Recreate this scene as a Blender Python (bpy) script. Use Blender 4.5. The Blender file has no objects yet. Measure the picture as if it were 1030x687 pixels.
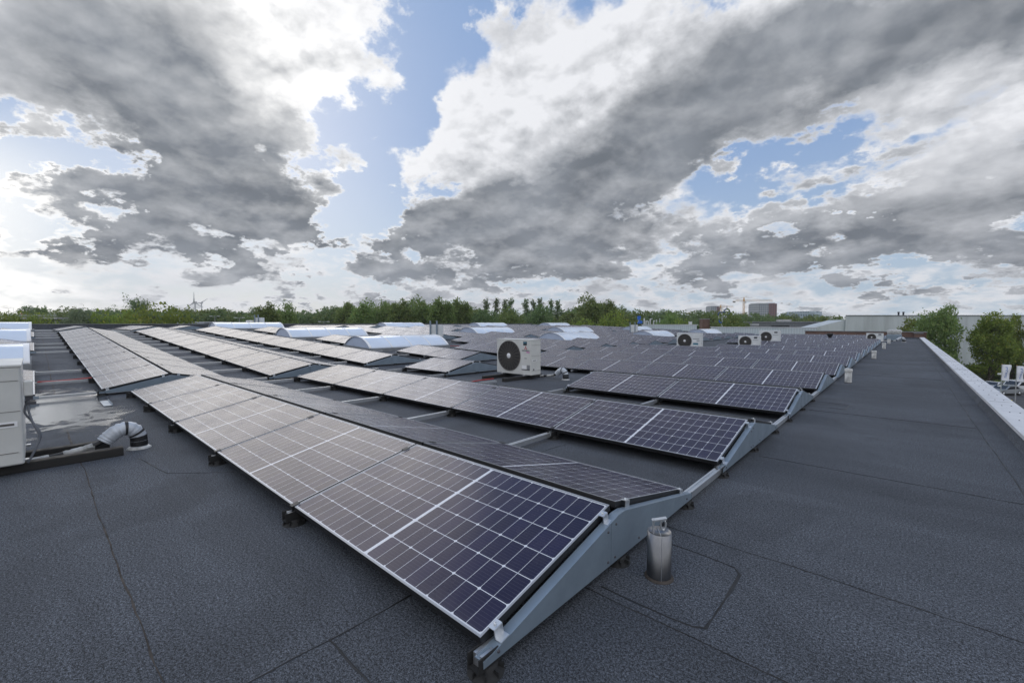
import bpy, math, random
import numpy as np
from mathutils import Vector, Matrix

S = bpy.context.scene
COL = S.collection
R = math.radians

# ------------------------------------------------------------------ camera
EYE = 1.27
cam_d = bpy.data.cameras.new('camera')
cam_d.sensor_width = 36.0
cam_d.lens = 15.21
cam_d.clip_start = 0.05
cam_d.clip_end = 6000.0
cam = bpy.data.objects.new('camera', cam_d)
COL.objects.link(cam)
cam.location = (0, 0, EYE)
cam.rotation_euler = (R(90 - 2.4), 0, R(42.2))
S.camera = cam

# ------------------------------------------------------------------ exposure
S.view_settings.view_transform = 'Standard'
S.view_settings.look = 'None'
S.view_settings.gamma = 1
S.view_settings.use_curve_mapping = False
S.view_settings.exposure = 0.0

# ------------------------------------------------------------------ sun + sky
SUN_AZ, SUN_EL = -73.0, 23.9            # degrees, azimuth clockwise from +Y
sdir = Vector((math.sin(R(SUN_AZ)) * math.cos(R(SUN_EL)), math.cos(R(SUN_AZ)) * math.cos(R(SUN_EL)), math.sin(R(SUN_EL))))
sun_d = bpy.data.lights.new('sun', 'SUN')
sun_d.energy = 0.55
sun_d.angle = R(36)
sun_d.color = (1.0, 0.95, 0.88)
sun = bpy.data.objects.new('sun', sun_d)
COL.objects.link(sun)
sun.rotation_euler = sdir.to_track_quat('Z', 'Y').to_euler()


class NT:
    """small helper for writing node maths"""
    def __init__(s, tree):
        s.t = tree
    def n(s, typ, **kw):
        nd = s.t.nodes.new(typ)
        for k, v in kw.items():
            setattr(nd, k, v)
        return nd
    def l(s, a, b):
        s.t.links.new(a, b)
    def put(s, sock, v):
        if isinstance(v, bpy.types.NodeSocket):
            s.t.links.new(v, sock)
        else:
            sock.default_value = v
    def m(s, op, a, b=0.0, c=0.0, clamp=False):
        nd = s.n('ShaderNodeMath', operation=op, use_clamp=clamp)
        s.put(nd.inputs[0], a); s.put(nd.inputs[1], b); s.put(nd.inputs[2], c)
        return nd.outputs[0]
    def v(s, op, a, b=(0, 0, 0)):
        nd = s.n('ShaderNodeVectorMath', operation=op)
        s.put(nd.inputs[0], a)
        if op == 'SCALE':
            s.put(nd.inputs[3], b)
        else:
            s.put(nd.inputs[1], b)
        return nd.outputs[1] if op in ('LENGTH', 'DOT_PRODUCT') else nd.outputs[0]
    def ss(s, x, a, b, o0=0.0, o1=1.0, kind='SMOOTHSTEP'):
        nd = s.n('ShaderNodeMapRange', interpolation_type=kind)
        s.put(nd.inputs[0], x); s.put(nd.inputs[1], a); s.put(nd.inputs[2], b); s.put(nd.inputs[3], o0); s.put(nd.inputs[4], o1)
        return nd.outputs[0]
    def noise(s, vec, scale, detail=4.0, rough=0.5, dist=0.0, color=False, lac=2.0):
        nd = s.n('ShaderNodeTexNoise')
        if vec is not None:
            s.put(nd.inputs['Vector'], vec)
        nd.inputs['Scale'].default_value = scale
        nd.inputs['Detail'].default_value = detail
        nd.inputs['Roughness'].default_value = rough
        nd.inputs['Lacunarity'].default_value = lac
        nd.inputs['Distortion'].default_value = dist
        return nd.outputs['Color'] if color else nd.outputs['Fac']
    def mix(s, f, a, b, typ='MIX'):
        nd = s.n('ShaderNodeMix', data_type='RGBA', blend_type=typ)
        s.put(nd.inputs[0], f)
        s.put(nd.inputs[6], a if isinstance(a, bpy.types.NodeSocket) else (*a[:3], 1))
        s.put(nd.inputs[7], b if isinstance(b, bpy.types.NodeSocket) else (*b[:3], 1))
        return nd.outputs[2]
    def rgb(s, v):
        nd = s.n('ShaderNodeCombineColor')
        for i in range(3):
            s.put(nd.inputs[i], v)
        return nd.outputs[0]


def build_world():
    w = bpy.data.worlds.new('World')
    S.world = w
    w.use_nodes = True
    t = w.node_tree
    t.nodes.clear()
    k = NT(t)
    out = k.n('ShaderNodeOutputWorld')
    bg = k.n('ShaderNodeBackground')
    bg.inputs[1].default_value = 0.12
    k.l(bg.outputs[0], out.inputs[0])
    sky = k.n('ShaderNodeTexSky', sky_type='NISHITA')
    sky.sun_disc = False
    sky.sun_elevation = R(SUN_EL)
    sky.sun_rotation = R(SUN_AZ)
    sky.air_density = 1.0
    sky.dust_density = 1.0
    sky.ozone_density = 1.5
    d = k.n('ShaderNodeTexCoord').outputs['Generated']
    d = k.v('NORMALIZE', d)
    sep = k.n('ShaderNodeSeparateXYZ'); k.l(d, sep.inputs[0])
    x, y, z = sep.outputs
    az = k.m('DEGREES', k.m('ARCTAN2', x, y))
    el = k.m('DEGREES', k.m('ARCSINE', z))
    zz = k.m('ADD', k.m('MAXIMUM', z, 0.0), 0.2)
    q = k.v('SCALE', k.v('MULTIPLY', d, (1, 1, 1.5)), k.m('POWER', zz, -0.62))
    # ragged outlines: the large cloud bodies are warped by noise
    wn = k.noise(q, 5.0, 8.0, 0.62, color=True)
    wv = k.v('SUBTRACT', wn, (0.5, 0.5, 0.5))
    wn2 = k.noise(q, 1.5, 2.0, 0.5, color=True)
    wv2 = k.v('SUBTRACT', wn2, (0.5, 0.5, 0.5))
    ae = k.n('ShaderNodeCombineXYZ'); k.l(az, ae.inputs[0]); k.l(el, ae.inputs[1])
    ampl = k.ss(el, 0, 25, 2.0, 1.0)
    p = k.v('ADD', ae.outputs[0], k.v('MULTIPLY', k.v('SCALE', wv, ampl), (24, 20, 0)))
    p = k.v('ADD', p, k.v('MULTIPLY', wv2, (10, 6, 0)))

    pd = k.v('ADD', ae.outputs[0], k.v('MULTIPLY', k.v('SCALE', wv, ampl), (13, 10, 0)))
    pd = k.v('ADD', pd, k.v('MULTIPLY', wv2, (8, 5, 0)))
    COVER = [(-84.4, 23.7, 14.3, 10.4, -165.8, 1.0), (-74.5, 17.0, 10.3, 9.0, 153.2, 0.9), (-62.4, 30.9, 12.6, 6.3, -167.2, 0.8), (-36.4, 23.6, 20.3, 12.8, -177.8, 1.0), (-50.6, 13.3, 12.8, 8.4, -167.9, 0.9), (-15.4, 27.0, 22.5, 8.4, -178.1, 1.0), (2.6, 25.0, 13.6, 7.5, 171.2, 0.9), (0.4, 11.8, 14.0, 5.6, -171.4, 0.75), (6.3, 5.2, 3.7, 3.2, 135.2, 0.4), (-26.3, 9.4, 24.2, 3.0, 177.3, 0.3), (-86.2, 9.3, 8.0, 2.7, -176.9, 0.45), (-61.4, 27.4, 9.2, 7.4, -144.0, 0.75)]
    HOLE = [(-55.4, 24.8, 13.6, 4.3, 72.1, 1.15), (-62.8, 12.5, 6.5, 3.2, 78.1, 0.95), (-47.9, 34.1, 5.7, 2.5, -176.6, 0.8), (-3.5, 22.0, 3.3, 1.3, -175.2, 0.7), (-10.3, 16.6, 6.6, 3.0, -163.0, 0.38), (-18.9, 17.7, 4.3, 1.9, -179.4, 0.5), (-91.0, 13.8, 8.0, 3.4, 158.9, 1.1), (-61.0, 16.3, 3.8, 3.2, -146.7, 0.4), (-2.4, 5.0, 9.3, 1.4, 175.7, 0.4)]
    DARK = [(-84.4, 24.5, 12.0, 6.9, -175.6, 1.0), (-76.4, 15.7, 8.0, 6.2, 141.4, 1.0), (-72.8, 10.6, 5.8, 2.4, -178.2, 0.8), (-68.1, 19.6, 4.1, 3.3, -171.8, 0.7), (-44.2, 12.8, 13.0, 4.2, -172.1, 1.0), (-35.1, 16.9, 13.6, 6.6, -157.6, 0.8), (-20.7, 22.2, 14.4, 5.5, -160.5, 0.75), (-5.3, 25.4, 18.7, 4.3, -180.0, 0.7), (5.0, 25.5, 8.9, 3.1, 164.8, 0.6), (-9.7, 29.1, 14.4, 3.2, 172.4, 0.4), (-2.8, 18.8, 8.0, 2.8, -171.5, 0.35), (-84.9, 8.6, 5.0, 1.5, -171.3, 0.5), (-9.2, 6.6, 10.1, 2.2, -178.6, 0.4)]

    def field(blobs, pos, e0=0.3, e1=1.55):
        acc = None
        for (a, e, ra, re, rot, wt) in blobs:
            mp = k.n('ShaderNodeMapping', vector_type='TEXTURE')
            k.l(pos, mp.inputs[0])
            mp.inputs['Location'].default_value = (a, e, 0)
            mp.inputs['Rotation'].default_value = (0, 0, R(rot))
            mp.inputs['Scale'].default_value = (ra, re, 1)
            f = k.ss(k.v('LENGTH', mp.outputs[0]), e1, e0, 0.0, wt)
            acc = f if acc is None else k.m('ADD', acc, f)
        return acc

    cov = k.m('MINIMUM', field(COVER, p), 1.0)
    hole = k.m('MULTIPLY', field(HOLE, p, 0.1, 1.7), 0.85)
    lowf = k.ss(el, 13, 5)
    def puff(v, sc, det):
        nd = k.n('ShaderNodeTexVoronoi', feature='F1', distance='EUCLIDEAN', normalize=True)
        k.put(nd.inputs['Vector'], v)
        nd.inputs['Scale'].default_value = sc; nd.inputs['Detail'].default_value = det
        nd.inputs['Roughness'].default_value = 0.5; nd.inputs['Lacunarity'].default_value = 2.3
        return k.m('SUBTRACT', 0.78, nd.outputs['Distance'])
    wq = k.v('SUBTRACT', k.noise(q, 6.0, 4.0, 0.55, color=True), (0.5, 0.5, 0.5))

    def cloud_noise(v, det):
        vv = k.v('ADD', v, k.v('SCALE', wq, 0.10))
        p_ = puff(vv, 6.6, 2.0)
        a = k.noise(v, 5.2, det, 0.58, 0.1)
        return k.m('ADD', k.m('MULTIPLY', a, 0.60), k.m('MULTIPLY', p_, 0.40))
    n1 = cloud_noise(q, 12.0)
    d2 = k.v('ADD', d, tuple(sdir * 0.02 + Vector((0, 0, 0.022))))
    sep2 = k.n('ShaderNodeSeparateXYZ'); k.l(d2, sep2.inputs[0])
    zz2 = k.m('ADD', k.m('MAXIMUM', sep2.outputs[2], 0.0), 0.2)
    q2 = k.v('SCALE', k.v('MULTIPLY', d2, (1, 1, 1.5)), k.m('POWER', zz2, -0.62))
    n2 = cloud_noise(q2, 8.0)
    # small fair-weather clouds fill the low sky, the rest of the dome has scattered ones
    base = k.ss(el, 8, 20, 0.64, 0.12)
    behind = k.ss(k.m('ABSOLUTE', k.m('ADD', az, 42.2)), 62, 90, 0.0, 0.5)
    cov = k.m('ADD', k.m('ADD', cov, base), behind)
    dens = k.m('SUBTRACT', k.m('ADD', k.m('SUBTRACT', cov, hole), k.m('MULTIPLY', k.m('SUBTRACT', n1, 0.5), k.ss(el, 3, 14, 3.1, 2.2))), 0.48)
    alpha = k.ss(dens, -0.14, 0.34)
    dark = k.m('ADD', k.m('MINIMUM', field(DARK, pd, 0.1, 1.75), 1.2), k.m('MULTIPLY', k.m('SUBTRACT', k.noise(q, 4.0, 6.0, 0.5, 0.2), 0.5), 0.5))
    lowdark = k.m('MULTIPLY', k.ss(dens, 0.08, 0.6), k.ss(el, 8, 22, 0.9, 0.0))
    dark = k.m('MULTIPLY', k.m('ADD', dark, lowdark), k.ss(dens, -0.05, 0.40, kind='LINEAR'), clamp=True)
    relief = k.m('MULTIPLY', k.m('SUBTRACT', n2, n1), k.ss(el, 4, 20, 4.5, 3.6))
    sd = k.m('MAXIMUM', k.v('DOT_PRODUCT', d, tuple(sdir)), 0.0)
    glow = k.m('POWER', sd, 30.0)
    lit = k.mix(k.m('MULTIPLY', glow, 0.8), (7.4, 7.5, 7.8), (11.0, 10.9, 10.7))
    lit = k.mix(k.ss(behind, 0.0, 0.5), lit, (13.0, 13.0, 13.2))  # unseen clouds behind the camera, brightened to add fill light
    side = k.m('MULTIPLY', k.ss(az, -82, -95), k.m('MULTIPLY', k.ss(az, -150, -120), k.ss(el, 20, 10)))  # brightness added to the low left sky to lighten the left panels' reflections
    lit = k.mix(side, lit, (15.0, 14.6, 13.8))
    shade = k.mix(k.ss(k.noise(q, 3.0, 3.0, 0.45), 0.3, 0.72), (1.1, 1.25, 1.45), (2.1, 2.3, 2.6))
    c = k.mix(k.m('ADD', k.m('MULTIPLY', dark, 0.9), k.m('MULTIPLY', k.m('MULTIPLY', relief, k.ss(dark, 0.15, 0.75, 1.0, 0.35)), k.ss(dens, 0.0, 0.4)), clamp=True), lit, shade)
    # blue between the clouds, milky towards the horizon and the sun
    blue = k.mix(k.ss(el, 0, 24), (3.7, 4.9, 6.2), (1.3, 2.6, 5.2))
    blue = k.mix(k.m('MULTIPLY', k.m('POWER', sd, 16.0), 0.25), blue, (7.6, 8.2, 8.8))
    skyc = k.mix(0.86, sky.outputs[0], blue)
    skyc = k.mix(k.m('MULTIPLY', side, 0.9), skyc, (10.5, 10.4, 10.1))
    veil = k.m('MULTIPLY', k.noise(q, 0.8, 5.0, 0.6, 0.4), k.ss(el, 4, 30, 0.16, 0.20))
    skyc = k.mix(veil, skyc, (7.6, 7.9, 8.3))
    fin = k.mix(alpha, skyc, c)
    warm = k.mix(k.ss(az, -95, -35), (7.6, 7.45, 6.9), (5.6, 6.4, 7.0))
    fin = k.mix(k.ss(el, 2.5, 0.0, 0.0, 0.3), fin, warm)
    # below the horizon: dull ground tone
    fin = k.mix(k.ss(el, 0.0, -1.5), fin, (0.9, 0.95, 0.8))
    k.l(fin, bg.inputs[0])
    w.cycles.sampling_method = 'MANUAL'
    w.cycles.sample_map_resolution = 1024

build_world()

# ------------------------------------------------------------------ mesh helpers
class MB:
    """collects polygons and links them as one mesh object"""
    def __init__(s):
        s.v = []; s.f = []; s.mi = []; s.sm = []
    def add(s, verts, faces, mi=0, smooth=False):
        o = len(s.v)
        s.v += [tuple(p) for p in verts]
        for f in faces:
            s.f.append(tuple(i + o for i in f)); s.mi.append(mi); s.sm.append(smooth)
    def box(s, c, d, mi=0, rot=None):
        x, y, z = d[0] / 2, d[1] / 2, d[2] / 2
        vs = [Vector((a * x, b * y, e * z)) for a in (-1, 1) for b in (-1, 1) for e in (-1, 1)]
        if rot is not None:
            vs = [rot @ v for v in vs]
        vs = [v + Vector(c) for v in vs]
        s.add(vs, [(0, 1, 3, 2), (4, 6, 7, 5), (0, 4, 5, 1), (2, 3, 7, 6), (0, 2, 6, 4), (1, 5, 7, 3)], mi)
    def quad(s, a, b, c, d, mi=0):
        s.add([a, b, c, d], [(0, 1, 2, 3)], mi)
    def prism(s, pts, a, b, axis=0, mi=0, smooth=False):
        """pts: outline in the two other axes, swept from a to b along axis"""
        def mk(p, t):
            return (t, p[0], p[1]) if axis == 0 else ((p[0], t, p[1]) if axis == 1 else (p[0], p[1], t))
        n = len(pts)
        vs = [mk(p, a) for p in pts] + [mk(p, b) for p in pts]
        s.add(vs, [tuple(range(n))[::-1], tuple(range(n, 2 * n))], mi)
        s.add(vs, [(i, (i + 1) % n, n + (i + 1) % n, n + i) for i in range(n)], mi, smooth)
    def tube(s, path, r, n=10, mi=0, caps=True):
        path = [Vector(p) for p in path]
        rs = r if isinstance(r, (list, tuple)) else [r] * len(path)
        ring = []
        up = Vector((0.13, 0.27, 0.95)).normalized()
        for i, p in enumerate(path):
            t = (path[min(i + 1, len(path) - 1)] - path[max(i - 1, 0)]).normalized()
            if abs(t.dot(up)) > 0.97:
                up = Vector((0.9, 0.3, 0.1)).normalized()
            a = t.cross(up).normalized(); b = t.cross(a).normalized()
            ring.append([p + (a * math.cos(q) + b * math.sin(q)) * rs[i] for q in [2 * math.pi * j / n for j in range(n)]])
        vs = [v for g in ring for v in g]
        fs = []
        for i in range(len(path) - 1):
            for j in range(n):
                k = (j + 1) % n
                fs.append((i * n + j, i * n + k, (i + 1) * n + k, (i + 1) * n + j))
        s.add(vs, fs, mi, True)
        if caps:
            s.add(ring[0], [tuple(range(n))], mi); s.add(ring[-1], [tuple(range(n))[::-1]], mi)
    def lathe(s, prof, n=20, c=(0, 0, 0), mi=0, axis='z', smooth=True):
        vs = []
        for (r, h) in prof:
            for j in range(n):
                q = 2 * math.pi * j / n
                p = (r * math.cos(q), r * math.sin(q), h)
                if axis == 'y':
                    p = (p[0], -h, p[1])
                elif axis == 'x':
                    p = (h, p[0], p[1])
                vs.append((p[0] + c[0], p[1] + c[1], p[2] + c[2]))
        fs = []
        for i in range(len(prof) - 1):
            for j in range(n):
                k = (j + 1) % n
                fs.append((i * n + j, i * n + k, (i + 1) * n + k, (i + 1) * n + j))
        s.add(vs, fs, mi, smooth)
    def mesh(s, name, mats):
        me = bpy.data.meshes.new(name)
        me.from_pydata(s.v, [], s.f)
        for m in (mats if isinstance(mats, (list, tuple)) else [mats]):
            me.materials.append(m)
        me.polygons.foreach_set('material_index', s.mi)
        me.polygons.foreach_set('use_smooth', s.sm)
        me.update()
        return me
    def build(s, name, mats, parent=None):
        return link(name, s.mesh(name, mats), parent)


def link(name, me, parent=None, loc=None, rot=None):
    o = bpy.data.objects.new(name, me)
    COL.objects.link(o)
    if parent is not None:
        o.parent = parent
    if loc is not None:
        o.location = loc
    if rot is not None:
        o.rotation_euler = rot
    return o


def tag(o, label, cat, group=None, kind=None):
    if label: o['label'] = label
    if cat: o['category'] = cat
    if group: o['group'] = group
    if kind: o['kind'] = kind
    return o


def thing(name, label, cat, loc=(0, 0, 0), rot=(0, 0, 0), group=None):
    o = bpy.data.objects.new(name, None)
    o.empty_display_size = 0.2
    COL.objects.link(o)
    o.location = loc; o.rotation_euler = rot
    return tag(o, label, cat, group)


def struct(o):
    o['kind'] = 'structure'
    return o


def bevel(o, w=0.01, seg=2):
    m = o.modifiers.new('bevel', 'BEVEL'); m.width = w; m.segments = seg; m.limit_method = 'ANGLE'
    return o


# ------------------------------------------------------------------ materials
def mat(name, color, rough=0.6, metal=0.0, spec=0.5, var=0.0, vscale=3.0, bump=0.0, bscale=20.0, coat=0.0, obj=True):
    m = bpy.data.materials.new(name); m.use_nodes = True
    t = m.node_tree; k = NT(t)
    b = t.nodes['Principled BSDF']
    b.inputs['Base Color'].default_value = (*color, 1)
    b.inputs['Roughness'].default_value = rough
    b.inputs['Metallic'].default_value = metal
    b.inputs['Specular IOR Level'].default_value = spec
    b.inputs['Coat Weight'].default_value = coat
    co = k.n('ShaderNodeTexCoord').outputs['Object']
    if var:
        n = k.noise(co, vscale, 6.0, 0.6)
        f = k.ss(n, 0.3, 0.7)
        lo = tuple(c * (1 - var) for c in color); hi = tuple(min(1, c * (1 + var * 0.7)) for c in color)
        k.l(k.mix(f, lo, hi), b.inputs['Base Color'])
        k.l(k.ss(n, 0.3, 0.7, min(1, rough * 1.2), rough * 0.85), b.inputs['Roughness'])
    if bump:
        bp = k.n('ShaderNodeBump'); bp.inputs['Strength'].default_value = bump; bp.inputs['Distance'].default_value = 0.01
        k.l(k.noise(co, bscale, 4.0, 0.6), bp.inputs['Height']); k.l(bp.outputs[0], b.inputs['Normal'])
    return m


def bitumen_mat():
    m = bpy.data.materials.new('slated_bitumen'); m.use_nodes = True
    t = m.node_tree; k = NT(t); b = t.nodes['Principled BSDF']
    co = k.n('ShaderNodeTexCoord').outputs['Object']
    g1 = k.noise(co, 260.0, 2.0, 0.7)
    g2 = k.noise(co, 95.0, 3.0, 0.65)
    big = k.noise(co, 0.55, 5.0, 0.6, 0.6)
    st = k.n('ShaderNodeMapping'); k.l(co, st.inputs[0]); st.inputs['Scale'].default_value = (0.35, 2.6, 1)
    streak = k.noise(st.outputs[0], 1.3, 5.0, 0.6)
    gran = k.m('ADD', k.m('MULTIPLY', k.m('SUBTRACT', g1, 0.5), 9.5), k.m('MULTIPLY', k.m('SUBTRACT', g2, 0.5), 6.4))
    g3 = k.noise(co, 34.0, 3.0, 0.6)
    gran = k.m('ADD', gran, k.m('MULTIPLY', k.m('SUBTRACT', g3, 0.5), 0.9))
    v = k.m('ADD', 1.0, gran)
    v = k.m('MULTIPLY', v, k.ss(big, 0.25, 0.75, 0.78, 1.16))
    v = k.m('MULTIPLY', v, k.ss(streak, 0.3, 0.7, 0.90, 1.08))
    v = k.m('MAXIMUM', v, 0.15)
    # sheets of roofing felt one metre wide, each a touch different
    sp = k.n('ShaderNodeSeparateXYZ'); k.l(co, sp.inputs[0])
    cell = k.n('ShaderNodeTexWhiteNoise', noise_dimensions='1D'); k.l(k.m('FLOOR', k.m('ADD', sp.outputs[1], 0.25)), cell.inputs['W'])
    v = k.m('MULTIPLY', v, k.m('ADD', 0.90, k.m('MULTIPLY', cell.outputs[0], 0.18)))
    # old water marks: darker pools with a pale dried rim, and scattered grit
    sn = k.noise(co, 0.62, 7.0, 0.58, 0.9)
    v = k.m('MULTIPLY', v, k.ss(sn, 0.53, 0.60, 1.0, 0.84))
    rim = k.ss(k.m('ABSOLUTE', k.m('SUBTRACT', sn, 0.53)), 0.014, 0.0, 0.0, 0.16)
    v = k.m('ADD', v, k.m('MULTIPLY', rim, k.ss(g2, 0.35, 0.65)))
    vo = k.n('ShaderNodeTexVoronoi', feature='F1'); k.l(co, vo.inputs['Vector']); vo.inputs['Scale'].default_value = 9.0
    v = k.m('ADD', v, k.m('MULTIPLY', k.m('LESS_THAN', vo.outputs['Distance'], 0.035), 1.1))
    col = k.v('SCALE', (0.060, 0.066, 0.077), v)
    k.l(col, b.inputs['Base Color'])
    b.inputs['Roughness'].default_value = 0.82
    b.inputs['Specular IOR Level'].default_value = 0.35
    bp = k.n('ShaderNodeBump'); bp.inputs['Strength'].default_value = 0.55; bp.inputs['Distance'].default_value = 0.004
    k.l(k.m('ADD', g1, g2), bp.inputs['Height']); k.l(bp.outputs[0], b.inputs['Normal'])
    return m


PL, PW, PITCH = 1.711, 0.96, 1.729


def cells_mat():
    """mono half-cut cells behind textured glass: pattern in the panel's own metres"""
    m = bpy.data.materials.new('solar_cells'); m.use_nodes = True
    t = m.node_tree; k = NT(t); b = t.nodes['Principled BSDF']
    co = k.n('ShaderNodeTexCoord').outputs['Object']
    sp = k.n('ShaderNodeSeparateXYZ'); k.l(co, sp.inputs[0])
    x, y = sp.outputs[0], sp.outputs[1]
    hx = k.m('SUBTRACT', k.m('ABSOLUTE', x), 0.010)             # half a module, from the white middle line outwards
    cw = (PL / 2 - 0.010 - 0.015) / 10.0
    ch = (PW - 0.030) / 6.0
    cx = k.m('DIVIDE', hx, cw); cy = k.m('DIVIDE', k.m('SUBTRACT', y, 0.015), ch)
    fx = k.m('ABSOLUTE', k.m('SUBTRACT', k.m('FRACT', k.m('ADD', cx, 0.5)), 0.5))     # distance to nearest column line, in cells
    fy = k.m('ABSOLUTE', k.m('SUBTRACT', k.m('FRACT', k.m('ADD', cy, 0.5)), 0.5))
    f2 = k.m('ABSOLUTE', k.m('SUBTRACT', k.m('FRACT', k.m('ADD', k.m('MULTIPLY', cx, 0.5), 0.5)), 0.5))  # every second line
    dx = k.m('MULTIPLY', fx, cw); dy = k.m('MULTIPLY', fy, ch); d2 = k.m('MULTIPLY', f2, cw * 2)
    l1 = k.m('LESS_THAN', dx, 0.0011)
    l2 = k.m('LESS_THAN', dy, 0.0019)
    l3 = k.m('LESS_THAN', k.m('ADD', d2, dy), 0.0105)            # cropped wafer corners
    line = k.m('MAXIMUM', k.m('MAXIMUM', l1, l2), l3)
    out = k.m('MAXIMUM', k.m('LESS_THAN', hx, 0.0), k.m('GREATER_THAN', k.m('ABSOLUTE', x), PL / 2 - 0.015))
    out2 = k.m('MAXIMUM', k.m('LESS_THAN', y, 0.015), k.m('GREATER_THAN', y, PW - 0.015))
    line = k.m('MAXIMUM', line, k.m('MAXIMUM', out, out2))
    bus = k.m('ABSOLUTE', k.m('SUBTRACT', k.m('FRACT', k.m('MULTIPLY', cy, 9.0)), 0.5))
    busl = k.m('MULTIPLY', k.m('LESS_THAN', k.m('MULTIPLY', bus, ch / 9.0), 0.0005), 0.16)
    ix = k.m('FLOOR', k.m('DIVIDE', x, cw)); iy = k.m('FLOOR', cy)
    cid = k.n('ShaderNodeCombineXYZ'); k.l(ix, cid.inputs[0]); k.l(iy, cid.inputs[1])
    oi = k.n('ShaderNodeObjectInfo'); k.l(oi.outputs['Random'], cid.inputs[2])
    wn = k.n('ShaderNodeTexWhiteNoise', noise_dimensions='3D'); k.l(cid.outputs[0], wn.inputs['Vector'])
    cell = k.mix(wn.outputs[0], (0.0065, 0.0070, 0.032), (0.0115, 0.0110, 0.048))
    cell = k.mix(k.m('MULTIPLY', oi.outputs['Random'], 0.35), cell, (0.016, 0.010, 0.026))
    c = k.mix(busl, cell, (0.30, 0.32, 0.36))
    c = k.mix(line, c, (0.62, 0.64, 0.68))
    dust = k.noise(co, 3.0, 6.0, 0.65)
    low = k.ss(y, 0.10, 0.015, 0.0, 0.05)
    oo = k.v('ADD', co, k.v('SCALE', (7.3, 3.1, 1.7), oi.outputs['Random']))
    drops = k.m('MULTIPLY', k.m('GREATER_THAN', k.noise(oo, 9.0, 2.0, 0.5), 0.775), 0.35)
    dirt = k.m('ADD', k.m('MULTIPLY', dust, 0.035), k.m('ADD', k.m('MULTIPLY', low, k.m('ADD', 0.3, dust)), drops))
    c = k.mix(dirt, c, (0.34, 0.31, 0.27))
    k.l(c, b.inputs['Base Color'])
    k.l(k.ss(dust, 0.3, 0.75, 0.21, 0.31), b.inputs['Roughness'])
    b.inputs['Specular IOR Level'].default_value = 0.30
    b.inputs['Specular Tint'].default_value = (1.0, 0.88, 0.86, 1)
    return m


def wave_mat(name, c0, c1, scale, axis='X', rough=0.5, metal=0.0, stain=0.25, bump=0.5):
    """ribbed sheet metal"""
    m = bpy.data.materials.new(name); m.use_nodes = True
    t = m.node_tree; k = NT(t); b = t.nodes['Principled BSDF']
    co = k.n('ShaderNodeTexCoord').outputs['Object']
    w = k.n('ShaderNodeTexWave', wave_type='BANDS', bands_direction=axis)
    k.l(co, w.inputs[0]); w.inputs['Scale'].default_value = scale
    mp = k.n('ShaderNodeMapping'); k.l(co, mp.inputs[0]); mp.inputs['Scale'].default_value = (1, 1, 0.12)
    st = k.noise(mp.outputs[0], 0.35, 6.0, 0.65)
    c = k.mix(w.outputs['Fac'], c0, c1)
    c = k.mix(k.ss(st, 0.42, 0.72, 0.0, stain), c, tuple(a * 0.35 for a in c0))
    k.l(c, b.inputs['Base Color'])
    b.inputs['Roughness'].default_value = rough; b.inputs['Metallic'].default_value = metal
    bp = k.n('ShaderNodeBump'); bp.inputs['Strength'].default_value = bump; bp.inputs['Distance'].default_value = 0.03
    k.l(w.outputs['Fac'], bp.inputs['Height']); k.l(bp.outputs[0], b.inputs['Normal'])
    return m


def brick_mat():
    m = bpy.data.materials.new('brick'); m.use_nodes = True
    t = m.node_tree; k = NT(t); b = t.nodes['Principled BSDF']
    co = k.n('ShaderNodeTexCoord').outputs['Object']
    sp = k.n('ShaderNodeSeparateXYZ'); k.l(co, sp.inputs[0])
    cb = k.n('ShaderNodeCombineXYZ'); k.l(k.m('ADD', sp.outputs[0], sp.outputs[1]), cb.inputs[0]); k.l(sp.outputs[2], cb.inputs[1])
    br = k.n('ShaderNodeTexBrick'); k.l(cb.outputs[0], br.inputs[0])
    br.inputs['Color1'].default_value = (0.17, 0.075, 0.05, 1); br.inputs['Color2'].default_value = (0.11, 0.05, 0.036, 1)
    br.inputs['Mortar'].default_value = (0.2, 0.17, 0.15, 1)
    br.inputs['Scale'].default_value = 1.0; br.inputs['Brick Width'].default_value = 0.22; br.inputs['Row Height'].default_value = 0.063; br.inputs['Mortar Size'].default_value = 0.009
    n = k.noise(co, 1.5, 5.0, 0.6)
    k.l(k.mix(k.ss(n, 0.35, 0.7, 0, 0.45), br.outputs[0], (0.06, 0.035, 0.028)), b.inputs['Base Color'])
    b.inputs['Roughness'].default_value = 0.85
    return m


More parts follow.
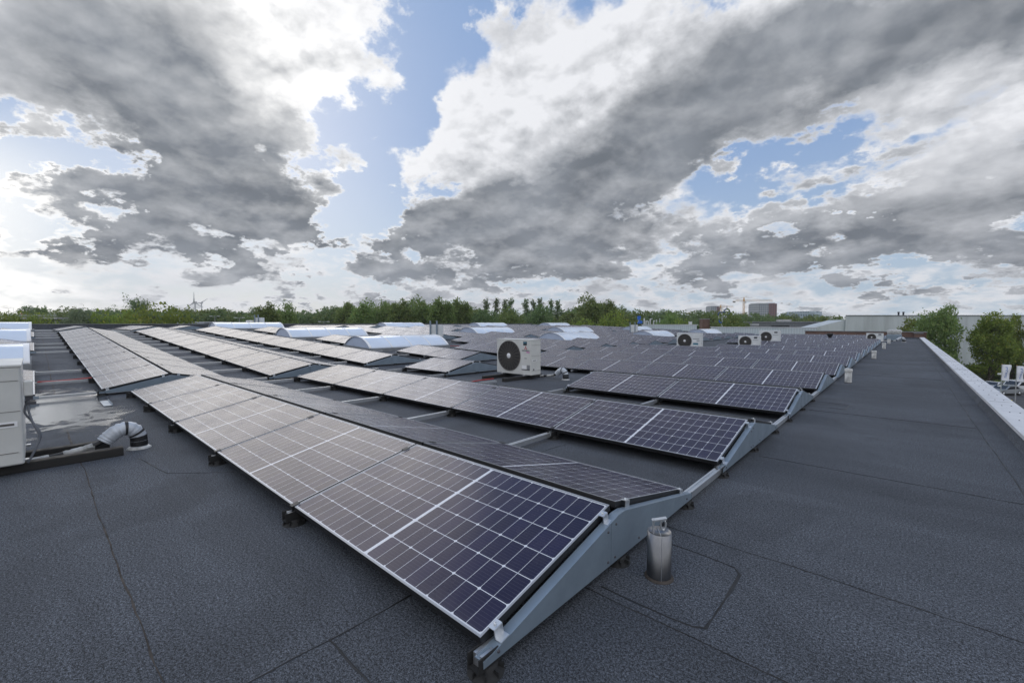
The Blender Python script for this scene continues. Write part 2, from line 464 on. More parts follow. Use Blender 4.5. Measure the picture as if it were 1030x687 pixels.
def leaf_mat(name, dark, light, warm):
    m = bpy.data.materials.new(name); m.use_nodes = True
    t = m.node_tree; k = NT(t); b = t.nodes['Principled BSDF']
    g = k.n('ShaderNodeNewGeometry').outputs['Random Per Island']
    co = k.n('ShaderNodeTexCoord').outputs['Object']
    n = k.noise(co, 0.8, 3.0, 0.5)
    oi = k.n('ShaderNodeObjectInfo').outputs['Random']
    c = k.mix(k.m('ADD', k.m('MULTIPLY', g, 0.6), k.m('MULTIPLY', n, 0.5), clamp=True), dark, light)
    c = k.mix(k.ss(g, 0.86, 1.0, 0.0, 0.6), c, warm)
    hs = k.n('ShaderNodeHueSaturation'); k.l(c, hs.inputs['Color']); hs.inputs['Saturation'].default_value = 0.97
    k.l(k.m('ADD', 0.485, k.m('MULTIPLY', oi, 0.03)), hs.inputs['Hue'])
    k.l(k.m('ADD', 0.8, k.m('MULTIPLY', oi, 0.4)), hs.inputs['Value'])
    k.l(hs.outputs[0], b.inputs['Base Color'])
    b.inputs['Roughness'].default_value = 0.6
    b.inputs['Specular IOR Level'].default_value = 0.3
    tr = k.n('ShaderNodeBsdfTranslucent'); k.l(hs.outputs[0], tr.inputs[0])
    mx = k.n('ShaderNodeMixShader'); mx.inputs[0].default_value = 0.55
    k.l(b.outputs[0], mx.inputs[1]); k.l(tr.outputs[0], mx.inputs[2])
    k.l(mx.outputs[0], t.nodes['Material Output'].inputs[0])
    return m


def glass_facade_mat(name, wall, glass, sx, sz):
    """far tower block: a grid of windows in the wall (pattern of one wall part)"""
    m = bpy.data.materials.new(name); m.use_nodes = True
    t = m.node_tree; k = NT(t); b = t.nodes['Principled BSDF']
    co = k.n('ShaderNodeTexCoord').outputs['Object']
    sp = k.n('ShaderNodeSeparateXYZ'); k.l(co, sp.inputs[0])
    u = k.m('FRACT', k.m('DIVIDE', k.m('ADD', sp.outputs[0], sp.outputs[1]), sx)); v = k.m('FRACT', k.m('DIVIDE', sp.outputs[2], sz))
    win = k.m('MULTIPLY', k.m('LESS_THAN', k.m('ABSOLUTE', k.m('SUBTRACT', u, 0.5)), 0.30), k.m('LESS_THAN', k.m('ABSOLUTE', k.m('SUBTRACT', v, 0.5)), 0.28))
    n = k.noise(co, 0.2, 3.0, 0.6)
    k.l(k.mix(win, k.mix(n, tuple(c * 0.8 for c in wall), tuple(c * 1.2 for c in wall)), glass), b.inputs['Base Color'])
    k.l(k.ss(win, 0, 1, 0.7, 0.15), b.inputs['Roughness'])
    return m


M = dict(
    bitumen=bitumen_mat(),
    seam=mat('bitumen_bleed', (0.010, 0.010, 0.011), 0.55, var=0.3),
    seam_light=mat('worn_seam', (0.045, 0.036, 0.03), 0.8, var=0.4, vscale=9),
    alu=mat('mill_aluminium', (0.62, 0.64, 0.66), 0.36, 0.85, var=0.12, vscale=6),
    galv=mat('coated_steel_sheet', (0.22, 0.275, 0.33), 0.40, 0.3, var=0.10, vscale=5),
    lip=mat('anodised_lip', (0.32, 0.33, 0.35), 0.42, 0.4),
    black=mat('black_anodised', (0.012, 0.012, 0.013), 0.5),
    rubber=mat('black_rubber', (0.014, 0.014, 0.014), 0.75, bump=0.2),
    cells=cells_mat(),
    back=mat('white_backsheet', (0.6, 0.6, 0.6), 0.7),
    white=mat('warm_white_enamel', (0.60, 0.60, 0.57), 0.42, var=0.10, vscale=2.5),
    white2=mat('cool_white_enamel', (0.66, 0.68, 0.68), 0.42, var=0.08, vscale=2.5),
    shadowgap=mat('black_gap', (0.01, 0.01, 0.01), 0.8),
    grille=mat('taupe_grille', (0.10, 0.092, 0.085), 0.6),
    fan_shade=mat('fan_opening_shade', (0.018, 0.018, 0.019), 0.7),
    chrome=mat('brushed_stainless', (0.22, 0.22, 0.225), 0.36, 1.0, var=0.15, vscale=8),
    vault=mat('opal_polycarbonate', (0.66, 0.73, 0.83), 0.12, 0.0, 0.6, var=0.06, vscale=0.8),
    vault_end=mat('opal_end_panel', (0.44, 0.51, 0.64), 0.3, var=0.08),
    vault_rib=mat('white_glazing_bar', (0.80, 0.80, 0.80), 0.4),
    curb=mat('grey_curb', (0.22, 0.23, 0.24), 0.7, var=0.2),
    coping=mat('pale_coping_metal', (0.60, 0.61, 0.63), 0.5, 0.1, var=0.14, vscale=1.6),
    wood=mat('weathered_beam', (0.085, 0.075, 0.062), 0.85, var=0.35, vscale=14, bump=0.3),
    beam_side=mat('bitumen_coated_beam', (0.016, 0.015, 0.014), 0.7, bump=0.3),
    wrap=mat('white_pipe_wrap', (0.44, 0.44, 0.425), 0.5, var=0.35, vscale=12, bump=0.5, bscale=30),
    wrap_grey=mat('grey_pipe_wrap', (0.46, 0.49, 0.53), 0.42, 0.15, var=0.15, vscale=12, bump=0.3),
    tape=mat('black_tape', (0.012, 0.012, 0.013), 0.45),
    cable=mat('grey_cable', (0.16, 0.17, 0.19), 0.55),
    redcable=mat('red_cable', (0.38, 0.03, 0.025), 0.5),
    brick=brick_mat(),
    ribbed=wave_mat('grey_ribbed_cladding', (0.52, 0.56, 0.57), (0.60, 0.64, 0.65), 1.1, 'X', 0.5, 0.2, 0.35),
    ribbed_pale=wave_mat('pale_ribbed_cladding', (0.46, 0.52, 0.54), (0.56, 0.62, 0.64), 1.3, 'X', 0.5, 0.1, 0.12),
    greywall=mat('grey_render', (0.15, 0.16, 0.17), 0.8, var=0.15),
    glass=mat('dark_window_glass', (0.015, 0.018, 0.022), 0.08, 0.0, 0.8),
    frame=mat('pale_window_frame', (0.55, 0.56, 0.56), 0.5),
    plaster=mat('pale_plaster', (0.55, 0.55, 0.53), 0.8, var=0.12),
    tile=mat('red_roof_tile', (0.30, 0.09, 0.055), 0.8, var=0.2),
    concrete=mat('pale_concrete', (0.38, 0.38, 0.37), 0.85, var=0.2, vscale=0.8),
    towergrey=glass_facade_mat('grey_window_wall', (0.34, 0.36, 0.38), (0.07, 0.09, 0.12), 3.0, 3.2),
    towerred=glass_facade_mat('red_window_wall', (0.17, 0.07, 0.065), (0.05, 0.04, 0.05), 3.4, 3.2),
    officeglass=glass_facade_mat('blue_grey_window_wall', (0.30, 0.36, 0.39), (0.10, 0.14, 0.17), 2.4, 3.4),
    yellow=mat('crane_yellow', (0.55, 0.30, 0.07), 0.6),
    signblue=mat('sign_blue', (0.02, 0.13, 0.55), 0.4),
    signnavy=mat('sign_navy', (0.03, 0.06, 0.22), 0.4),
    signwhite=mat('sign_white', (0.72, 0.73, 0.75), 0.5),
    flag=mat('white_flag_cloth', (0.72, 0.73, 0.78), 0.8, var=0.05),
    flagblue=mat('flag_print_blue', (0.16, 0.24, 0.5), 0.8),
    bark=mat('bark', (0.07, 0.055, 0.042), 0.9, var=0.35, vscale=6, bump=0.5),
    grass=mat('grass', (0.045, 0.075, 0.022), 0.9, var=0.4, vscale=0.3, bump=0.4, bscale=6),
    asphalt=mat('asphalt', (0.055, 0.055, 0.058), 0.9, var=0.25, vscale=0.5),
    paving=mat('grey_paving', (0.22, 0.21, 0.20), 0.85, var=0.2, vscale=2),
    carwhite=mat('white_car_paint', (0.68, 0.69, 0.70), 0.25, coat=0.8),
    carsilver=mat('silver_car_paint', (0.40, 0.42, 0.44), 0.3, 0.5, coat=0.8),
    leaf_a=leaf_mat('leaves_green', (0.105, 0.166, 0.05), (0.262, 0.352, 0.098), (0.335, 0.302, 0.098)),
    leaf_b=leaf_mat('leaves_deep', (0.085, 0.131, 0.055), (0.2, 0.273, 0.101), (0.221, 0.231, 0.094)),
    leaf_c=leaf_mat('leaves_bright', (0.112, 0.167, 0.03), (0.306, 0.402, 0.068), (0.489, 0.411, 0.076)),
    leaf_d=leaf_mat('leaves_dusty', (0.14, 0.185, 0.105), (0.219, 0.271, 0.158), (0.263, 0.28, 0.175)),
    sticker_dark=mat('dark_sticker', (0.02, 0.03, 0.04), 0.4),
    sticker_teal=mat('teal_sticker', (0.03, 0.16, 0.24), 0.4),
    logo_red=mat('logo_red', (0.42, 0.02, 0.03), 0.4),
    logo_pink=mat('logo_pink', (0.55, 0.12, 0.40), 0.4),
    ink=mat('dark_print', (0.06, 0.06, 0.07), 0.5),
    paper=mat('white_sticker', (0.78, 0.78, 0.78), 0.5),
    greysticker=mat('grey_sticker', (0.20, 0.21, 0.22), 0.5),
    yellowsign=mat('yellow_marker', (0.75, 0.62, 0.02), 0.5),
    turbine=mat('turbine_grey', (0.35, 0.36, 0.37), 0.6),
)
# water: a thin clear film over the felt
pm = bpy.data.materials.new('rain_water'); pm.use_nodes = True
_k = NT(pm.node_tree); _b = pm.node_tree.nodes['Principled BSDF']; _b.inputs['Base Color'].default_value = (0.05, 0.055, 0.062, 1)
_b.inputs['Roughness'].default_value = 0.04; _b.inputs['Specular IOR Level'].default_value = 0.5
_co = _k.n('ShaderNodeTexCoord').outputs['Object']
_e = _k.v('LENGTH', _k.v('MULTIPLY', _k.v('ADD', _co, (9.3, -0.28, 0.0)), (1 / 2.3, 1 / 0.62, 0.0)))
_n = _k.m('SUBTRACT', _k.noise(_co, 2.2, 6.0, 0.62, 0.8), 0.5)
_f = _k.ss(_k.m('ADD', _e, _k.m('MULTIPLY', _n, 2.4)), 1.0, 0.62)
_bp = _k.n('ShaderNodeBump'); _bp.inputs['Strength'].default_value = 0.10; _bp.inputs['Distance'].default_value = 0.004
_k.l(_k.noise(_co, 60.0, 3.0, 0.6), _bp.inputs['Height']); _k.l(_bp.outputs[0], _b.inputs['Normal'])
_t = _k.n('ShaderNodeBsdfTransparent'); _m = _k.n('ShaderNodeMixShader')
_k.l(_f, _m.inputs[0]); _k.l(_t.outputs[0], _m.inputs[1]); _k.l(_b.outputs[0], _m.inputs[2]); _k.l(_m.outputs[0], pm.node_tree.nodes['Material Output'].inputs[0])
M['water'] = pm

# ------------------------------------------------------------------ the ground far below and the roof we stand on
GZ = -9.5
SL, XV, XR, XL = 0.04, -10.5, -30.5, -40.0
YB, YF = -14.0, 48.3


def rz(x):
    return 0.0 if x > XV else SL * (XV - max(x, XR))


g = MB(); g.box((0, 0, GZ - 0.5), (3800, 3800, 1.0)); struct(g.build('ground', M['grass']))


def place(px, d, z=0.0):
    """point d metres ahead of the camera, px counted along the 1030 px wide photograph"""
    lat = (px - 515) / 435.2 * d
    a = R(42.2)
    return Vector((-math.sin(a) * d + math.cos(a) * lat, math.cos(a) * d + math.sin(a) * lat, z))


def hz(py, d):
    """height seen at photograph row py at d metres"""
    return EYE + (325.3 - py) / 435.2 * d


FACE = R(42.2)     # rotation of things that face the camera squarely

# roof deck: one closed slab with the slope that drains towards the aisle
prof = [(0.93, 0.0), (XV, 0.0), (XR, rz(XR)), (XL, rz(XL)), (XL, -0.5), (0.93, -0.5)]
d_ = MB(); d_.prism(prof, YB, YF, axis=1)
roof = struct(d_.build('roof_deck', M['bitumen']))
wb = MB(); wb.box(((0.9 + XL) / 2, (YB + YF) / 2, (GZ - 0.5) / 2), (0.9 - XL, YF - YB, -0.5 - GZ - 0.004))
wbo = wb.build('building_wall', M['ribbed'], roof)


def seam(pts, w, m, z=0.003, h=0.004, seed=0, name='felt_seam'):
    """a hand-torched lap: a thin wavering bead of bitumen on the felt"""
    rnd = random.Random(seed)
    P = []
    for (a, b) in zip(pts[:-1], pts[1:]):
        a = Vector(a); b = Vector(b); n = max(2, int((b - a).length / 0.07))
        for i in range(n):
            P.append(a.lerp(b, i / n))
    P.append(Vector(pts[-1]))
    q = MB(); vs = []; fs = []
    wob = 0.0
    for i, p in enumerate(P):
        t = (P[min(i + 1, len(P) - 1)] - P[max(i - 1, 0)]).normalized(); nn = Vector((-t.y, t.x))
        wob = 0.8 * wob + rnd.uniform(-0.004, 0.004)
        ww = w * rnd.uniform(0.35, 1.3)
        a = p + nn * (wob + ww / 2); b = p + nn * (wob - ww / 2)
        vs += [(a.x, a.y, rz(a.x) + 0.0006), (p.x + nn.x * wob, p.y + nn.y * wob, rz(p.x) + h * rnd.uniform(0.6, 1.2)), (b.x, b.y, rz(b.x) + 0.0006)]
        if i:
            o = (i - 1) * 3
            fs += [(o, o + 3, o + 4, o + 1), (o + 1, o + 4, o + 5, o + 2)]
    q.add(vs, fs)
    return q.build(name, m, roof)


# laps that show in the photograph
seam([(-1.60, 0.27), (-3.2, 0.25), (-5.02, 0.25), (-6.6, 0.23)], 0.008, M['seam_light'], seed=1)
seam([(-5.9, 0.235), (-7.4, 0.22)], 0.022, M['seam_light'], seed=41)
seam([(-1.69, 0.25), (-1.675, 0.76), (-1.67, 1.5)], 0.010, M['seam'], seed=2)
seam([(-1.68, 0.76), (-0.9, 0.76), (-0.2, 0.77)], 0.009, M['seam'], seed=3)
seam([(-1.2, 1.745), (-0.6, 1.745), (-0.22, 1.74), (0.85, 1.735)], 0.005, M['seam'], seed=4)
seam([(-1.2, 2.62), (-0.7, 2.62), (0.3, 2.61), (0.9, 2.6)], 0.0035, M['seam'], seed=5)
# the patch torched round the anchor post
seam([(-1.05, 1.80), (-0.72, 1.80), (-0.62, 1.81), (-0.578, 1.84), (-0.575, 2.1), (-0.58, 2.36), (-0.62, 2.41), (-0.80, 2.425), (-1.0, 2.42)], 0.015, M['seam'], seed=6, name='patch_edge')
seam([(-1.15, 8.0), (-0.62, 7.99), (-0.6, 8.45), (-1.0, 8.5)], 0.02, M['seam'], seed=7, name='patch_edge')
seam([(-5.3, 0.62), (-4.6, 0.72), (-4.35, 0.95), (-4.2, 1.1)], 0.010, M['seam'], seed=8)
seam([(0.70, 2.5), (0.69, 7.7), (0.70, 20), (0.69, 47.8)], 0.012, M['seam'], seed=9)
for i, y in enumerate([4.62, 7.6, 13.6]):
    seam([(-1.0, y), (0.0, y + 0.01), (0.68, y)], 0.003, M['seam'], seed=20 + i)
seam([(-2.6, 3.05), (-2.62, 3.4), (-2.6, 3.72)], 0.007, M['seam'], seed=60)
for i, x in enumerate([-12.6, -14.6, -16.1, -17.7, -20.0, -24.0]):
    seam([(x, -0.05), (x, 0.55)], 0.008, M['seam'], seed=70 + i)
seam([(-10.6, 0.2), (-14, 0.2), (-20, 0.21), (-28, 0.2)], 0.02, M['seam_light'], seed=80)

# standing water in the valley of the roof
rnd = random.Random(5)
pv = MB()
xs_ = [-6.2, XV, -12.6]; ys_ = (-0.62, 1.25)
for xa, xb in zip(xs_[:-1], xs_[1:]):
    pv.quad((xb, ys_[0], rz(xb) + 0.004), (xa, ys_[0], rz(xa) + 0.004), (xa, ys_[1], rz(xa) + 0.004), (xb, ys_[1], rz(xb) + 0.004))
tag(pv.build('puddle', M['water']), None, None, kind='structure')

# ------------------------------------------------------------------ parapets round the roof
def parapet(name, label, pts_up, pts_cap, a, b, axis=1, screws=None, cm='coping'):
    t = thing(name, label, 'parapet')
    u = MB(); u.prism(pts_up, a, b, axis); u.build('upstand', M['bitumen'], t)
    c = MB(); c.prism(pts_cap, a, b, axis); co = c.build('coping', M[cm], t)
    if screws:
        s_ = MB(); s_.lathe([(0.0, 0.007), (0.0045, 0.006), (0.006, 0.002), (0.009, 0.0015), (0.009, 0.0)], 8)
        me = s_.mesh('screw', M['ink'])
        for y in range(-12, 48, 3):
            j_ = MB(); j_.box((1.071, y + 0.4, 0.1312), (0.24, 0.006, 0.0016)); j_.build('sheet_joint', M['ink'], co)
        for (x, y, z) in screws:
            link('screw', me, co, (x, y, z))
    return t


scr = []
for i in range(34):
    y = 3.4 + i * 0.62
    scr += [(1.03, y, 0.1305), (1.12, y + 0.02, 0.1305)]
parapet('roof_parapet', 'long felt parapet with pale metal coping and screws along the right roof edge',
        [(0.885, -0.3), (0.885, 0.0), (0.945, 0.105), (1.17, 0.105), (1.17, -0.3)],
        [(0.930, 0.085), (0.930, 0.125), (0.945, 0.130), (1.20, 0.130), (1.212, 0.124), (1.212, 0.0), (1.206, 0.0), (1.206, 0.104), (0.952, 0.108), (0.936, 0.085)],
        YB, YF + 0.1, 1, scr)
xe = XL
parapet('roof_parapet', 'low dark parapet along the far left edge of the roof',
        [(XL - 0.25, 0.3), (XL - 0.25, 1.19), (XL, 1.19), (XL + 0.06, rz(XL)), (XL + 0.06, 0.3)],
        [(XL - 0.27, 1.193), (XL - 0.27, 1.235), (XL + 0.03, 1.235), (XL + 0.03, 1.193)], YB, YF + 0.1, 1, cm='curb')
# far end: follows the slope of the roof
t = thing('roof_parapet', 'dark felt upstand across the far end of the roof', 'parapet')
u = MB()
for (xa, xb) in ((0.9, XV), (XV, XR), (XR, XL)):
    za, zb = rz(xa), rz(xb)
    vs = [(xa, YF - 0.06, za - 0.1), (xb, YF - 0.06, zb - 0.1), (xb, YF + 0.0, zb + 0.12), (xa, YF + 0.0, za + 0.12),
          (xa, YF + 0.2, za + 0.12), (xb, YF + 0.2, zb + 0.12), (xb, YF + 0.2, zb - 0.5), (xa, YF + 0.2, za - 0.5)]
    u.add(vs, [(0, 1, 2, 3), (3, 2, 5, 4), (4, 5, 6, 7), (0, 3, 4, 7), (1, 6, 5, 2)])
u.build('upstand', M['bitumen'], t)

# ------------------------------------------------------------------ solar panels
TILT = math.radians(12.0)
CT, ST = math.cos(TILT), math.sin(TILT)
RIDGE_Y, RIDGE_Z = PW * CT, PW * ST
Z_LOW = 0.082


def panel_meshes():
    f = MB(); T = 0.035; lw = 0.009; L = PL / 2
    # dark frame sides, pale top lip, white back
    for (x0, x1, y0, y1) in ((-L, L, 0, lw), (-L, L, PW - lw, PW), (-L, -L + lw, lw, PW - lw), (L - lw, L, lw, PW - lw)):
        f.add([(x0, y0, 0), (x1, y0, 0), (x1, y1, 0), (x0, y1, 0), (x0, y0, T - 0.0022), (x1, y0, T - 0.0022), (x1, y1, T - 0.0022), (x0, y1, T - 0.0022)],
              [(0, 3, 2, 1), (0, 1, 5, 4), (1, 2, 6, 5), (2, 3, 7, 6), (3, 0, 4, 7)], 0)
        f.add([(x0, y0, T - 0.0022), (x1, y0, T - 0.0022), (x1, y1, T - 0.0022), (x0, y1, T - 0.0022), (x0, y0, T), (x1, y0, T), (x1, y1, T), (x0, y1, T)],
              [(4, 5, 6, 7), (0, 1, 5, 4), (1, 2, 6, 5), (2, 3, 7, 6), (3, 0, 4, 7)], 1)
    f.quad((-L + lw, lw, T - 0.012), (-L + lw, PW - lw, T - 0.012), (L - lw, PW - lw, T - 0.012), (L - lw, lw, T - 0.012), 2)
    fm = f.mesh('solar_panel', [M['black'], M['lip'], M['back']])
    g_ = MB()
    g_.quad((-L + lw, lw, T - 0.003), (L - lw, lw, T - 0.003), (L - lw, PW - lw, T - 0.003), (-L + lw, PW - lw, T - 0.003))
    gm = g_.mesh('cell_glass', M['cells'])
    a = MB(); a.v = list(f.v); a.f = list(f.f); a.mi = list(f.mi); a.sm = list(f.sm)
    a.quad((-L + lw, lw, T - 0.003), (L - lw, lw, T - 0.003), (L - lw, PW - lw, T - 0.003), (-L + lw, PW - lw, T - 0.003), 3)
    am = a.mesh('solar_panel', [M['black'], M['lip'], M['back'], M['cells']])
    return fm, gm, am


PANEL_F, PANEL_G, PANEL_ALL = panel_meshes()


def rail_mesh(length):
    r = MB()
    w, h = 0.024, 0.045
    r.prism([(-w, 0.036), (-w, 0.036 + h), (-0.010, 0.036 + h), (-0.010, 0.072), (0.010, 0.072), (0.010, 0.036 + h), (w, 0.036 + h), (w, 0.036)], -0.04, length, 1)
    return r.mesh('mounting_rail', M['alu'])


RAIL = rail_mesh(2.65)
RAIL_S = rail_mesh(2.02)
RAIL_COVER = MB(); RAIL_COVER.box((0, 2.31, 0.0835), (0.056, 0.62, 0.004)); RAIL_COVER.prism([(-0.03, 0.03), (-0.03, 0.082), (0.03, 0.082), (0.03, 0.03)], 1.99, 2.62, 1)


def foot_mesh():
    f = MB()
    f.lathe([(0.0, 0.034), (0.045, 0.034), (0.045, 0.018), (0.066, 0.008), (0.07, 0.0)], 18)
    for i in range(8):
        a = i * math.pi / 4
        f.box((0.042 * math.cos(a), 0.042 * math.sin(a), 0.017), (0.05, 0.006, 0.022), 0, Matrix.Rotation(a, 3, 'Z'))
    f.prism([(-0.032, 0.030), (-0.032, 0.086), (-0.026, 0.086), (-0.026, 0.036), (0.026, 0.036), (0.026, 0.086), (0.032, 0.086), (0.032, 0.030)], -0.062, 0.05, 1)
    return f.mesh('rubber_foot', M['rubber'])


FOOT = foot_mesh()


def clamp_mesh():
    c = MB()
    c.box((0.0, 0.0, 0.0385), (0.030, 0.045, 0.004)); c.box((0.0145, 0, 0.018), (0.004, 0.045, 0.038)); c.box((0.030, 0, 0.0), (0.030, 0.045, 0.004))
    c.lathe([(0.0, 0.047), (0.006, 0.047), (0.006, 0.0405)], 8)
    return c.mesh('end_clamp', M['alu'])


END_CLAMP = clamp_mesh()
_c = MB(); _c.box((0, 0, 0.0375), (0.042, 0.05, 0.004)); _c.box((0, 0, 0.015), (0.012, 0.05, 0.04)); MID_CLAMP = _c.mesh('mid_clamp', M['black'])


def plate_meshes():
    """end plates: front and rear halves, each a folded sheet"""
    A = RIDGE_Y; zt = Z_LOW + RIDGE_Z - 0.004
    ys = A - 0.09
    def top(y):
        if y <= A - 0.01: return Z_LOW - 0.012 + max(0, (y + 0.02)) * (zt - Z_LOW + 0.012) / (A + 0.01)
        if y <= A + 0.06: return zt
        return zt - (y - A - 0.06) * (zt - 0.080) / (0.985)
    res = []
    for nm, y0, y1 in (('front_end_plate', -0.045, ys), ('rear_end_plate', ys + 0.003, 2 * A + 0.10)):
        yy = [y for y in (y0, 0.0, A - 0.01, A + 0.06, 2 * A + 0.06, y1) if y0 <= y <= y1]
        yy = sorted(set(yy))
        p = MB()
        outline = [(y, max(0.052, top(y))) for y in yy] + [(yy[-1], 0.048), (yy[0], 0.048)]
        p.prism(outline, 0.0, 0.003, 0)
        for ya, yb in zip(yy[:-1], yy[1:]):      # folded top flange
            za, zb = max(0.052, top(ya)), max(0.052, top(yb))
            p.add([(-0.045, ya, za - 0.003), (-0.045, yb, zb - 0.003), (0.003, yb, zb - 0.0), (0.003, ya, za - 0.0), (-0.045, ya, za + 0.001), (-0.045, yb, zb + 0.001), (0.003, yb, zb + 0.004), (0.003, ya, za + 0.004)],
                  [(4, 7, 6, 5), (0, 1, 2, 3), (0, 4, 5, 1), (2, 6, 7, 3), (0, 3, 7, 4), (1, 5, 6, 2)])
        if nm[0] == 'f':
            bl = [(0.03, 0.072), (ys - 0.03, 0.075), (ys - 0.03, zt - 0.05)]
        else:
            bl = [(ys + 0.04, 0.075), (ys + 0.05, zt - 0.035), (2 * A + 0.0, 0.075), (A + 0.22, 0.075)]
        for (y, z) in bl:
            p.lathe([(0.0, 0.008), (0.005, 0.008), (0.007, 0.003)], 8, (0, y, z), 1, 'x')
        res.append(p.mesh(nm, [M['galv'], M['ink']]))
        q = MB(); q.v = [(-a, b, c) for a, b, c in p.v]; q.f = [f[::-1] for f in p.f]; q.mi = list(p.mi); q.sm = list(p.sm)
        res.append(q.mesh(nm, [M['galv'], M['ink']]))
    return res


PLATE_FR, PLATE_FL, PLATE_RR, PLATE_RL = plate_meshes()

ORD = ['first', 'second', 'third', 'fourth', 'fifth', 'sixth', 'seventh', 'eighth', 'ninth', 'tenth', 'eleventh', 'twelfth', 'thirteenth',
       'fourteenth', 'fifteenth', 'sixteenth', 'seventeenth', 'eighteenth', 'nineteenth', 'twentieth', 'twenty-first', 'twenty-second']


def row_segment(label, group, x0, y0, n, near, last=False, slope=True, rail_gap=True):
    """one tent-shaped row: n panels each side of the ridge, on rails, closed by end plates"""
    z0 = rz(x0)
    ry = math.atan(SL) if (slope and XR + 0.5 < x0 - n * PITCH / 2 < XV) else 0.0
    t = thing('solar_panel_row', label, 'solar panels', (x0, y0, z0), (0, ry, 0), group)
    rnd_ = random.Random(int(abs(x0) * 10 + y0 * 100))
    for i in range(n):
        cx = -(i + 0.5) * PITCH
        for side in (0, 1):
            j = rnd_.uniform(-0.0012, 0.0012)
            if side == 0:
                loc, rot = (cx, 0.0, Z_LOW + rnd_.uniform(-0.001, 0.001)), (TILT + j, 0, 0)
            else:
                loc, rot = (cx, 2 * RIDGE_Y + 0.05, Z_LOW + rnd_.uniform(-0.001, 0.001)), (TILT + j, 0, math.pi)
            if near:
                p = link('solar_panel', PANEL_F, t, loc, rot)
                link('cell_glass', PANEL_G, p)
            else:
                link('solar_panel', PANEL_ALL, t, loc, rot)
    for i in range(n + 1):
        x = -i * PITCH + (0.012 if i == 0 else 0)
        link('mounting_rail', RAIL_S if last else RAIL, t, (x, 0, 0))
        if near:
            link('rubber_foot', FOOT, t, (x, 0.0, 0))
            link('rubber_foot', FOOT, t, (x, 1.93, 0), (0, 0, math.pi))
            if i < n:
                link('rubber_foot', FOOT, t, (x - 0.0, 0.98, 0))
        if near and 0 < i < n:
            for yy in (0.012, PW - 0.10):
                link('mid_clamp', MID_CLAMP, t, (x, yy * CT, Z_LOW + yy * ST), (TILT, 0, 0))
                link('mid_clamp', MID_CLAMP, t, (x, 2 * RIDGE_Y + 0.05 - yy * CT, Z_LOW + yy * ST), (-TILT, 0, 0))
    link('front_end_plate', PLATE_FR, t, (0.045, 0, 0)); link('rear_end_plate', PLATE_RR, t, (0.045, 0, 0))
    link('front_end_plate', PLATE_FL, t, (-n * PITCH - 0.035, 0, 0)); link('rear_end_plate', PLATE_RL, t, (-n * PITCH - 0.035, 0, 0))
    if near:
        for yy in (0.07, PW - 0.09):
            for (x, fl) in ((0.002, 0), (-n * PITCH + 0.0, math.pi)):
                link('end_clamp', END_CLAMP, t, (x, yy * CT, Z_LOW + yy * ST - 0.001), (TILT if not fl else -TILT, 0, fl))
                link('end_clamp', END_CLAMP, t, (x, 2 * RIDGE_Y + 0.05 - yy * CT, Z_LOW + yy * ST - 0.001), (-TILT if not fl else TILT, 0, fl))
    return t


# what stands between the panels: (x0, x1, y0, y1) footprints kept free
SKY = [[-16.2, -4.6, 4.45], [-16.0, 8.55, 3.75], [-15.3, 20.3, 3.8], [-14.4, 30.3, 3.6], [-14.7, 42.6, 4.2],
       [-23.7, -4.6, 4.45], [-22.9, 8.3, 4.0], [-22.0, 19.8, 3.7], [-21.1, 28.5, 4.3], [-20.8, 40.9, 3.2],
       [-33.5, -4.6, 4.45], [-33.4, 7.8, 4.0], [-32.6, 19.6, 3.8], [-32.0, 29.6, 4.0], [-31.6, 40.6, 4.0]]      # xc, y0, length
free = [(a - 1.15, a + 1.15, y - 0.1, y + l + 0.1) for a, y, l in SKY]
CAB = [(-18.1, 13.9), (-35.4, 11.0), (-16.9, 33.7)]
free += [(x - 0.7, x + 0.7, y - 0.6, y + 0.6) for x, y in CAB]


def blocked(xa, xb, ya, yb):
    return any(xa < f[1] and xb > f[0] and ya < f[3] and yb > f[2] for f in free)


NEAR_OFF = {3: {4}, 7: {3, 4}, 8: {2, 3, 4}, 9: {3, 4}, 10: {2, 4}, 11: {4}, 12: {4}, 13: {0, 1, 2, 3, 4}, 14: set(), 2: {2, 3}}
ROWP = 2.73


def runs(slots):
    out = []; cur = []
    for s_ in slots:
        if cur and s_ == cur[-1] + 1:
            cur.append(s_)
        else:
            if cur: out.append(cur)
            cur = [s_]
    if cur: out.append(cur)
    return out


